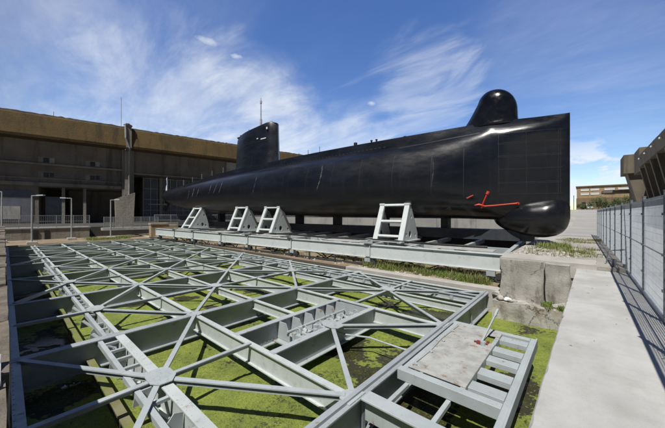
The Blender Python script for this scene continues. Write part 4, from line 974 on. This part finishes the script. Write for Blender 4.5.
for l, z in ((4.1, 10.0), (9.9, 10.0), (4.1, 7.62), (9.9, 7.62), (-6, 10.0), (-6, 7.62), (-14, 10)):
    m = KMB(); m.kbox(l - .95, l + 1.0, -2.60, -2.52, z - .05, z + .95); f_ = m.build('window', 'bunker_light', kb)
    m = KMB(); m.kbox(l - .35, l + .30, -2.52, -2.50, z + .06, z + .84); m.build('pane', 'glass', f_)
    m = KMB(); m.kbox(l + .38, l + .92, -2.52, -2.49, z + .1, z + .8) if z > 9 else m.kbox(l + .38, l + .92, -2.52, -2.49, z + .06, z + .84); m.build('shutter', 'wall_concrete' if z > 9 else 'glass', f_)
# expansion joint pillar
m = KMB(); m.kbox(LJ - .9, LJ + .9, -3, -2.0, 3.6, 13.5); m.kbox(LJ - .5, LJ + .5, -2.0, -1.5, 5.2, 13.4); m.build('pillar', 'bunker_light', kb)
m = KMB(); m.hexa([K(LJ - .42, .25, 13.6), K(LJ + .42, .25, 13.6), K(LJ + .42, -1.4, 13.2), K(LJ - .42, -1.4, 13.2), K(LJ - .5, .12, 17.5), K(LJ + .42, .12, 17.5), K(LJ + .42, -1.5, 17.5), K(LJ - .5, -1.5, 17.5)]); m.build('pillar_head', 'bunker', kb)
m = MB(); m.tube([K(LJ - .52, .3, 17.5), K(LJ - .48, .42, 15.2), K(LJ + .1, .2, 13.5), K(LJ + .12, -1.3, 13.0), K(LJ + .1, -1.38, 4.4)], .14, 8); m.build('downpipe', 'wall_concrete', kb)
m = MB(); rock(m, K(LJ - .1, -.2, 17.65), .55); m.build('roof_rubble', 'bunker', kb)
# glazed bay and pen openings
m = KMB(); m.kbox(17.6, 46, -6.2, -6.1, 1.2, 9.1); gb = m.build('glazing', 'blue_glass', kb)
m = KMB()
for k in range(24): m.kbox(17.6 + k * 1.2, 17.72 + k * 1.2, -6.08, -5.96, .6, 9.1)
for z in (2.4, 4.6, 6.8, 8.9): m.kbox(17.6, 46, -6.07, -5.99, z, z + .12)
m.build('mullion', 'wall_concrete', gb)
for l in (20.4, 26.8): m = KMB(); m.kbox(l, l + .55, -5.9, -5.4, 0, 9.15); m.build('column', 'bunker_light', kb)
m = KMB(); m.kbox(33, 38, -2.6, -2.3, 9.4, 13.4); m.build('shutter_panel', 'wall_concrete', kb)
m = KMB(); m.kbox(-12, 2.6, -2.6, -2.54, .6, 5.4); dp = m.build('wall_panel', surface('blue_grey_panel', (.13, .14, .175), (.10, .105, .135), .8, .5, dirt=(.12, .10, .08), dirt_scale=.3), kb)
m = KMB(); m.kbox(-3.6, 1.2, -2.54, -2.5, .9, 2.9); m.build('faded_patch', 'wall_concrete', dp)
for l in (5.9, 8.6): m = KMB(); m.kbox(l, l + .4, -3.2, -2.7, -1.2, 6.1); m.build('column', 'bunker_light', kb)
m = KMB(); m.kbox(3.8, 5.9, -4.2, -4.1, 0, 4.6); m.build('shutter_panel', 'blue_glass', kb)
m = KMB(); m.kbox(33, 33.3, -3, -2.7, 17.3, 17.9); m.build('roof_post', 'bunker', kb)
for l, h in ((-2.5, 1.3), (13.9, 5.6), (5, 1.0)): MB().tube([K(l, -2, 17.4), K(l, -2, 17.4 + h)], .035, 5).build('roof_mast', 'bunker', kb)
# low quay wall with railing in front of the bunker
def railing(parent, off, p, q, h, n, posts_n):
    p, q = Vector(p), Vector(q)
    m = MB()
    for z in (h, h * .52, .1): m.bar(p + Vector((0, 0, z)), q + Vector((0, 0, z)), .04, .04)
    for k in range(n + 1): a = p.lerp(q, k / n); m.box(a.x - .012, a.x + .012, a.y - .012, a.y + .012, a.z + .08, a.z + h - .03)
    m.v = lp(off, m.v); m.build('handrail', 'dull', parent)
    for k in range(posts_n + 1):
        a = p.lerp(q, k / posts_n); m = MB(); m.box(a.x - .035, a.x + .035, a.y - .035, a.y + .035, a.z, a.z + h + .02); m.v = lp(off, m.v); m.build('rail_post', 'dull', parent)
QA = (-46, -9, .1); QB = (-44.9, 6.6, .1)
ql = empty('landing_stage', QA, 'low stone stage with pale railing before the dark bunker', 'landing stage')
m = MB(); m.hexa([(-48, -9, -1.2), (-45.7, -9, -1.2), (-44.6, 6.7, -1.2), (-48, 6.7, -1.2), (-48, -9, .09), (-45.7, -9, .09), (-44.6, 6.7, .09), (-48, 6.7, .09)]); m.v = lp(QA, m.v); m.build('base_wall', 'bunker_light', ql)
m = MB(); m.hexa([(-48, -9, .092), (-45.6, -9, .092), (-44.5, 6.8, .092), (-48, 6.8, .092), (-48, -9, .2), (-45.6, -9, .2), (-44.5, 6.8, .2), (-48, 6.8, .2)]); m.v = lp(QA, m.v); m.build('deck', 'wall_concrete', ql)
railing(ql, QA, (-45.75, -9, .2), (-44.65, 6.7, .2), 1.35, 110, 11)
for y in (2.0, 2.9):
    m = MB(); m.box(-44.88, -44.80, y, y + .42, -1.1, -.15); m.v = lp(QA, m.v); m.build('door', 'black', ql)
FBO = (-42, 9.5, .1)
fbg = empty('footbridge', FBO, 'small footbridge with pale railing between bunker and submarine stern', 'footbridge')
m = MB(); m.hexa([(-43.6, 7.6, -.25), (-42.5, 7.6, -.25), (-41.5, 13.2, -.25), (-43.6, 13.2, -.25), (-43.6, 7.6, .05), (-42.5, 7.6, .05), (-41.5, 13.2, .05), (-43.6, 13.2, .05)]); m.v = lp(FBO, m.v); m.build('deck', 'wall_concrete', fbg)
railing(fbg, FBO, (-42.55, 7.7, .05), (-41.55, 13.1, .05), 1.3, 60, 6)
m = MB(); m.box(-42.9, -42.5, 12.5, 13, -1.1, -.25); m.v = lp(FBO, m.v); m.build('support', 'bunker_light', fbg)
# leaning concrete panel wall between stage and stern
m = MB().hexa([(-45.2, 9.35, .05), (-44.9, 9.35, .05), (-44.4, 11.1, .05), (-44.7, 11.1, .05), (-45.2, 9.25, 3.6), (-44.9, 9.25, 3.6), (-44.4, 11.3, 4.5), (-44.7, 11.3, 4.5)])
o = m.build('panel_wall', 'bunker_light'); o.location = (0, 0, 0); tag(o, 'tall grey concrete panel wall rising behind the small footbridge', 'wall')
m = MB(); m.box(-39.6, -38.9, 11.5, 14.6, -1.12, .35); m.box(-39.7, -38.85, 11.45, 13.4, .352, .6); m.box(-39.3, -38.3, 12.0, 14, -1.12, -.2)
tag(m.build('masonry_pier', surface('tan_stone', (.36, .29, .20), (.28, .22, .15), .9, 1.2, dirt=(.14, .11, .08), dirt_scale=2), bevel=.03), 'tan masonry pier between the footbridge and the carriage end', 'pier')
# site fence at the stern
sf = empty('stern_railing', (-42, 15, 0), 'thin grey railing behind the submarine stern', 'railing')
railing(sf, (-42, 15, 0), (-44.5, 13.6, .1), (-36, 21, .1), 1.5, 60, 5)

# lamp posts in front of the bunker
def lamp(loc, h, arm, label):
    e = empty('street_lamp', loc, label, 'lamp post', 0, 'lamp posts before the bunker')
    m = MB(); m.tube([(0, 0, 0), (0, 0, h)], [.075, .05], 10); m.build('pole', 'pole', e)
    m = MB(); m.box(-.36, .36, -.36, .36, -.02, .24); m.build('base', 'concrete', e, bevel=.03)
    ax = Vector((math.cos(R(41.2)), math.sin(R(41.2)), 0)) * arm
    m = MB(); m.bar((0, 0, h + .02), (ax.x, ax.y, h + .04), .08, .06); a_ = m.build('arm', 'pole', e)
    d = ax.normalized(); m = MB(); m.bar(tuple(ax * .45 + Vector((0, 0, h + .06))), tuple(ax + Vector((0, 0, h + .08))), .24, .09); m.build('lamp_head', 'wire', e)
lamp((-38.9, 1.68, -1.12), 4.55, 1.15, 'lamp post with right hand arm and white base at the far end of the frame')
lamp((-42.0, 4.8, -1.12), 4.55, -1.15, 'lamp post with left hand arm standing before the landing stage end')
lamp((-41.0, 8.05, -1.12), 4.45, 1.1, 'lamp post with right hand arm standing before the footbridge')
lamp((-42.6, -.18, -1.12), 5.0, -1.1, 'lamp post at the left edge behind the stone quay wall')

# ------------------------------------------------------------------ far concrete wall behind the submarine
fw = MB()
for k in range(11):
    a, b_ = S(2.4 + 3 * k, 6.4, 0), S(2.4 + 3 * k + 2.98, 6.4, 0); fw.bar((a[0], a[1], 1.42), (b_[0], b_[1], 1.42), .18, 1.5 if k else 1.5)
    fw.bar((a[0], a[1] - .02, 1.47), (b_[0], b_[1] - .02, 1.47), .24, .047)
o = fw.build('low_wall', 'wall_concrete'); tag(o, 'low pale concrete panel wall behind the submarine keel', 'wall')
dk = sheet([-46.2 + .0, -2.25], [23.3, 24.52], lambda x, y: .11)
# ------------------------------------------------------------------ right hand bunker
rb = empty('roofed_bunker', (9, 70, 0), 'brown concrete bunker with leaning buttresses behind the mesh fence', 'bunker')
def rbb(mb, name, mat='bunker_right', **k):
    if mat == 'bunker_light': mat = 'bunker_right'
    mb.v = lp((9, 70, 0), mb.v); return mb.build(name, mat, rb, **k)
m = MB(); rings = []
for i in range(40):
    y = 30 + 53 * i / 39; j = .1 * noise.noise((y, 1, 1)); rings.append([(8.25, y, 10.9), (40, y, 10.9), (40, y, 14), (9.5, y, 13.3 + j), (8.0, y, 12.95 + j)])
rbb(m.loft(rings), 'roof_slab')
m = MB(); m.box(12.5, 40, 30, 110, 0, 10.9); rbb(m, 'wall', 'bunker')
for k in range(9):
    y = 36 + 5.9 * k
    m = MB(); m.hexa([(10.6, y, 0), (12.6, y, 0), (12.6, y + .9, 0), (10.6, y + .9, 0), (8.4, y, 10.88), (11.5, y, 10.88), (11.5, y + .9, 10.88), (8.4, y + .9, 10.88)]); rbb(m, 'buttress', 'bunker_light')
for k in range(8):
    y = 33 + 6.6 * k; m = MB(); m.tube([(7.97, y, 12.2), (7.8, y, 12.1)], .14, 8); m.box(7.75, 8.0, y - .25, y + .25, 12.05, 12.2); rbb(m, 'floodlight', 'white')
m = MB(); m.box(8.6, 16, 86, 94, 10.5, 15.4); rbb(m, 'roof_block', 'bunker_light')
m = MB(); m.hexa([(7.95, 108, 12.4), (12, 108, 12.4), (12, 117, 12.4), (7.95, 117, 12.4), (7.95, 108, 17.3), (12, 108, 17.3), (12, 117, 17.3), (7.95, 117, 17.3)]); m.hexa([(11.5, 109, 0), (16, 109, 0), (16, 116, 0), (11.5, 116, 0), (8.8, 109, 12.38), (16, 109, 12.38), (16, 116, 12.38), (8.8, 116, 12.38)])
rbb(m, 'tower', 'bunker_light')
m = MB()
for k in range(4): m.box(7.92, 7.948, 108.6 + k * 2.5, 108.8 + k * 2.5, 12.5, 17.2)
for x in (8.9, 10.2): m.box(x, x + .1, 107.96, 107.998, 12.5, 17.2)
rbb(m, 'tower_rib', 'bunker')
m = MB(); m.box(4.2, 12.5, 118, 126, 8.0, 8.7); m.box(10.5, 12.5, 118, 126, 0, 8.0); rbb(m, 'canopy', 'bunker')

# ------------------------------------------------------------------ far building beyond the bow
YB = 150; gy = gz(YB)
fbd = empty('office_building', (6, YB, gy), 'distant tan two storey building with white strip windows beyond the road', 'building')
def ob(mb, name, mat, parent=None): 
    mb.v = lp((6, YB, gy), mb.v); return mb.build(name, mat, parent or fbd)
m = MB(); m.box(-2.1, 22, YB, YB + 18, gy - 1, 12.35); wl2 = ob(m, 'wall', 'tan_render')
m = MB(); m.box(-2.25, 22, YB - .15, YB - .002, gy - 1, 7.9); ob(m, 'base_course', 'brown_render')
m = MB(); m.box(-2.4, 22, YB - .4, YB + 18, 12.352, 12.7); ob(m, 'roof', 'brown_render')
for x0, x1 in ((-.9, 1.5), (2.0, 4.4), (5.9, 8.7), (9.6, 13.2), (14.5, 17.5)):
    for z0, z1 in ((10.8, 11.55), (9.2, 10.0)):
        if z0 < 10 and x0 > 9: continue
        m = MB(); m.box(x0, x1, YB - .12, YB - .01, z0, z1); f_ = ob(m, 'window', 'white')
        m = MB(); m.box(x0 + .1, x1 - .1, YB - .135, YB - .122, z0 + .45, z1 - .08); ob(m, 'pane', 'galv', f_)
for k in range(6): m = MB(); m.box(-.6 + k * 2.1, .6 + k * 2.1, YB - .22, YB - .152, gy + 1.6, gy + 2.9); ob(m, 'window', 'glass')
m = MB(); m.tube([(-2.9, YB - 4, gy), (-2.9, YB - 4, gy + 5.5)], .12, 8); o = m.build('utility_pole', 'post'); tag(o, 'thin dark pole standing left of the distant tan building', 'pole')
def shrub(loc, r, h, label, seed):
    rr_ = random.Random(seed); e = empty('shrub', loc, label, 'shrub', 0, 'shrubs before the distant building')
    m = MB()
    for k in range(5): a = rr_.random() * 6.28; m.tube([(0, 0, 0), (math.cos(a) * r * .3, math.sin(a) * r * .3, h * .4), (math.cos(a) * r * .6, math.sin(a) * r * .6, h * .75)], [.09, .06, .02], 5)
    m.build('stem', 'timber', e)
    m = MB(); cl = [(rr_.uniform(-.65, .65) * r, rr_.uniform(-.5, .5) * r, rr_.uniform(.25, .8) * h, rr_.uniform(.28, .5) * r) for _ in range(13)]
    for c_ in cl:
        for _ in range(130):
            d = Vector((rr_.gauss(0, 1), rr_.gauss(0, 1), rr_.gauss(0, .8))).normalized() * c_[3] * rr_.uniform(.5, 1.1); p = Vector(c_[:3]) + d
            if p.z < .05: continue
            u = Vector((rr_.gauss(0, 1), rr_.gauss(0, 1), rr_.gauss(0, 1))).normalized(); v = u.orthogonal().normalized(); sz = rr_.uniform(.10, .2)
            m.add([p - u * sz, p + v * sz * .6, p + u * sz, p - v * sz * .6], [(0, 1, 2, 3)])
    m.build('foliage', 'leaf', e, fix=False)
shrub((-.2, 136, gz(136)), 1.7, 2.5, 'small dark shrub before the left corner of the distant tan building', 1)
shrub((3.6, 134, gz(134)), 3.0, 4.2, 'widest dark green shrub before the middle of the distant tan building', 2)
shrub((9.4, 132, gz(132)), 2.6, 4.6, 'dark green shrub under the canopy right of the distant tan building', 3)
shrub((6.6, 138, gz(138)), 1.8, 2.6, 'low dark shrub between the two larger shrubs by the building', 4)
# white van far down the road
vo = (1.6, 136, gz(136) + .012)
v = empty('van', vo, 'tiny white van parked far down the road before the shrubs', 'van')
m = MB().prism([(-2.3, .35), (2.1, .35), (2.3, .5), (2.25, 1.0), (1.7, 1.15), (1.1, 1.95), (-2.25, 2.0)], lambda a, z, s: (-.85 + 1.7 * s, -a, z)); m.build('body', 'white', v, bevel=.05)
m = MB().prism([(1.2, 1.85), (1.72, 1.2), (1.75, 1.2), (1.23, 1.85)], lambda a, z, s: (-.7 + 1.4 * s, -a - .02, z)); m.build('windscreen', 'glass', v)
for a in (-1.4, 1.4):
    for x in (-.86, .70): MB().tube([(x, a, .34), (x + .16, a, .34)], .33, 14).build('wheel', 'black', v)
# white pointed tent beside the bunker
to = (11.0, 66, gz(66)); te = empty('tent', to, 'small white pointed tent canopy below the buttresses', 'tent')
m = MB(); m.loft([[(-1.0, -1.0, 4.2), (1.0, -1.0, 4.2), (1.0, 1.0, 4.2), (-1.0, 1.0, 4.2)], [(-.35, -.35, 5.3), (.35, -.35, 5.3), (.35, .35, 5.3), (-.35, .35, 5.3)], [(-.03, -.03, 6.6), (.03, -.03, 6.6), (.03, .03, 6.6), (-.03, .03, 6.6)]]); m.v = [(x * .75, y * .75, z - .2) for x, y, z in m.v]; m.build('canopy', 'white', te)
for x in (-.68, .68):
    for y in (-.68, .68): MB().tube([(x, y, 0), (x, y, 4.05)], .04, 6).build('tent_pole', 'galv', te)
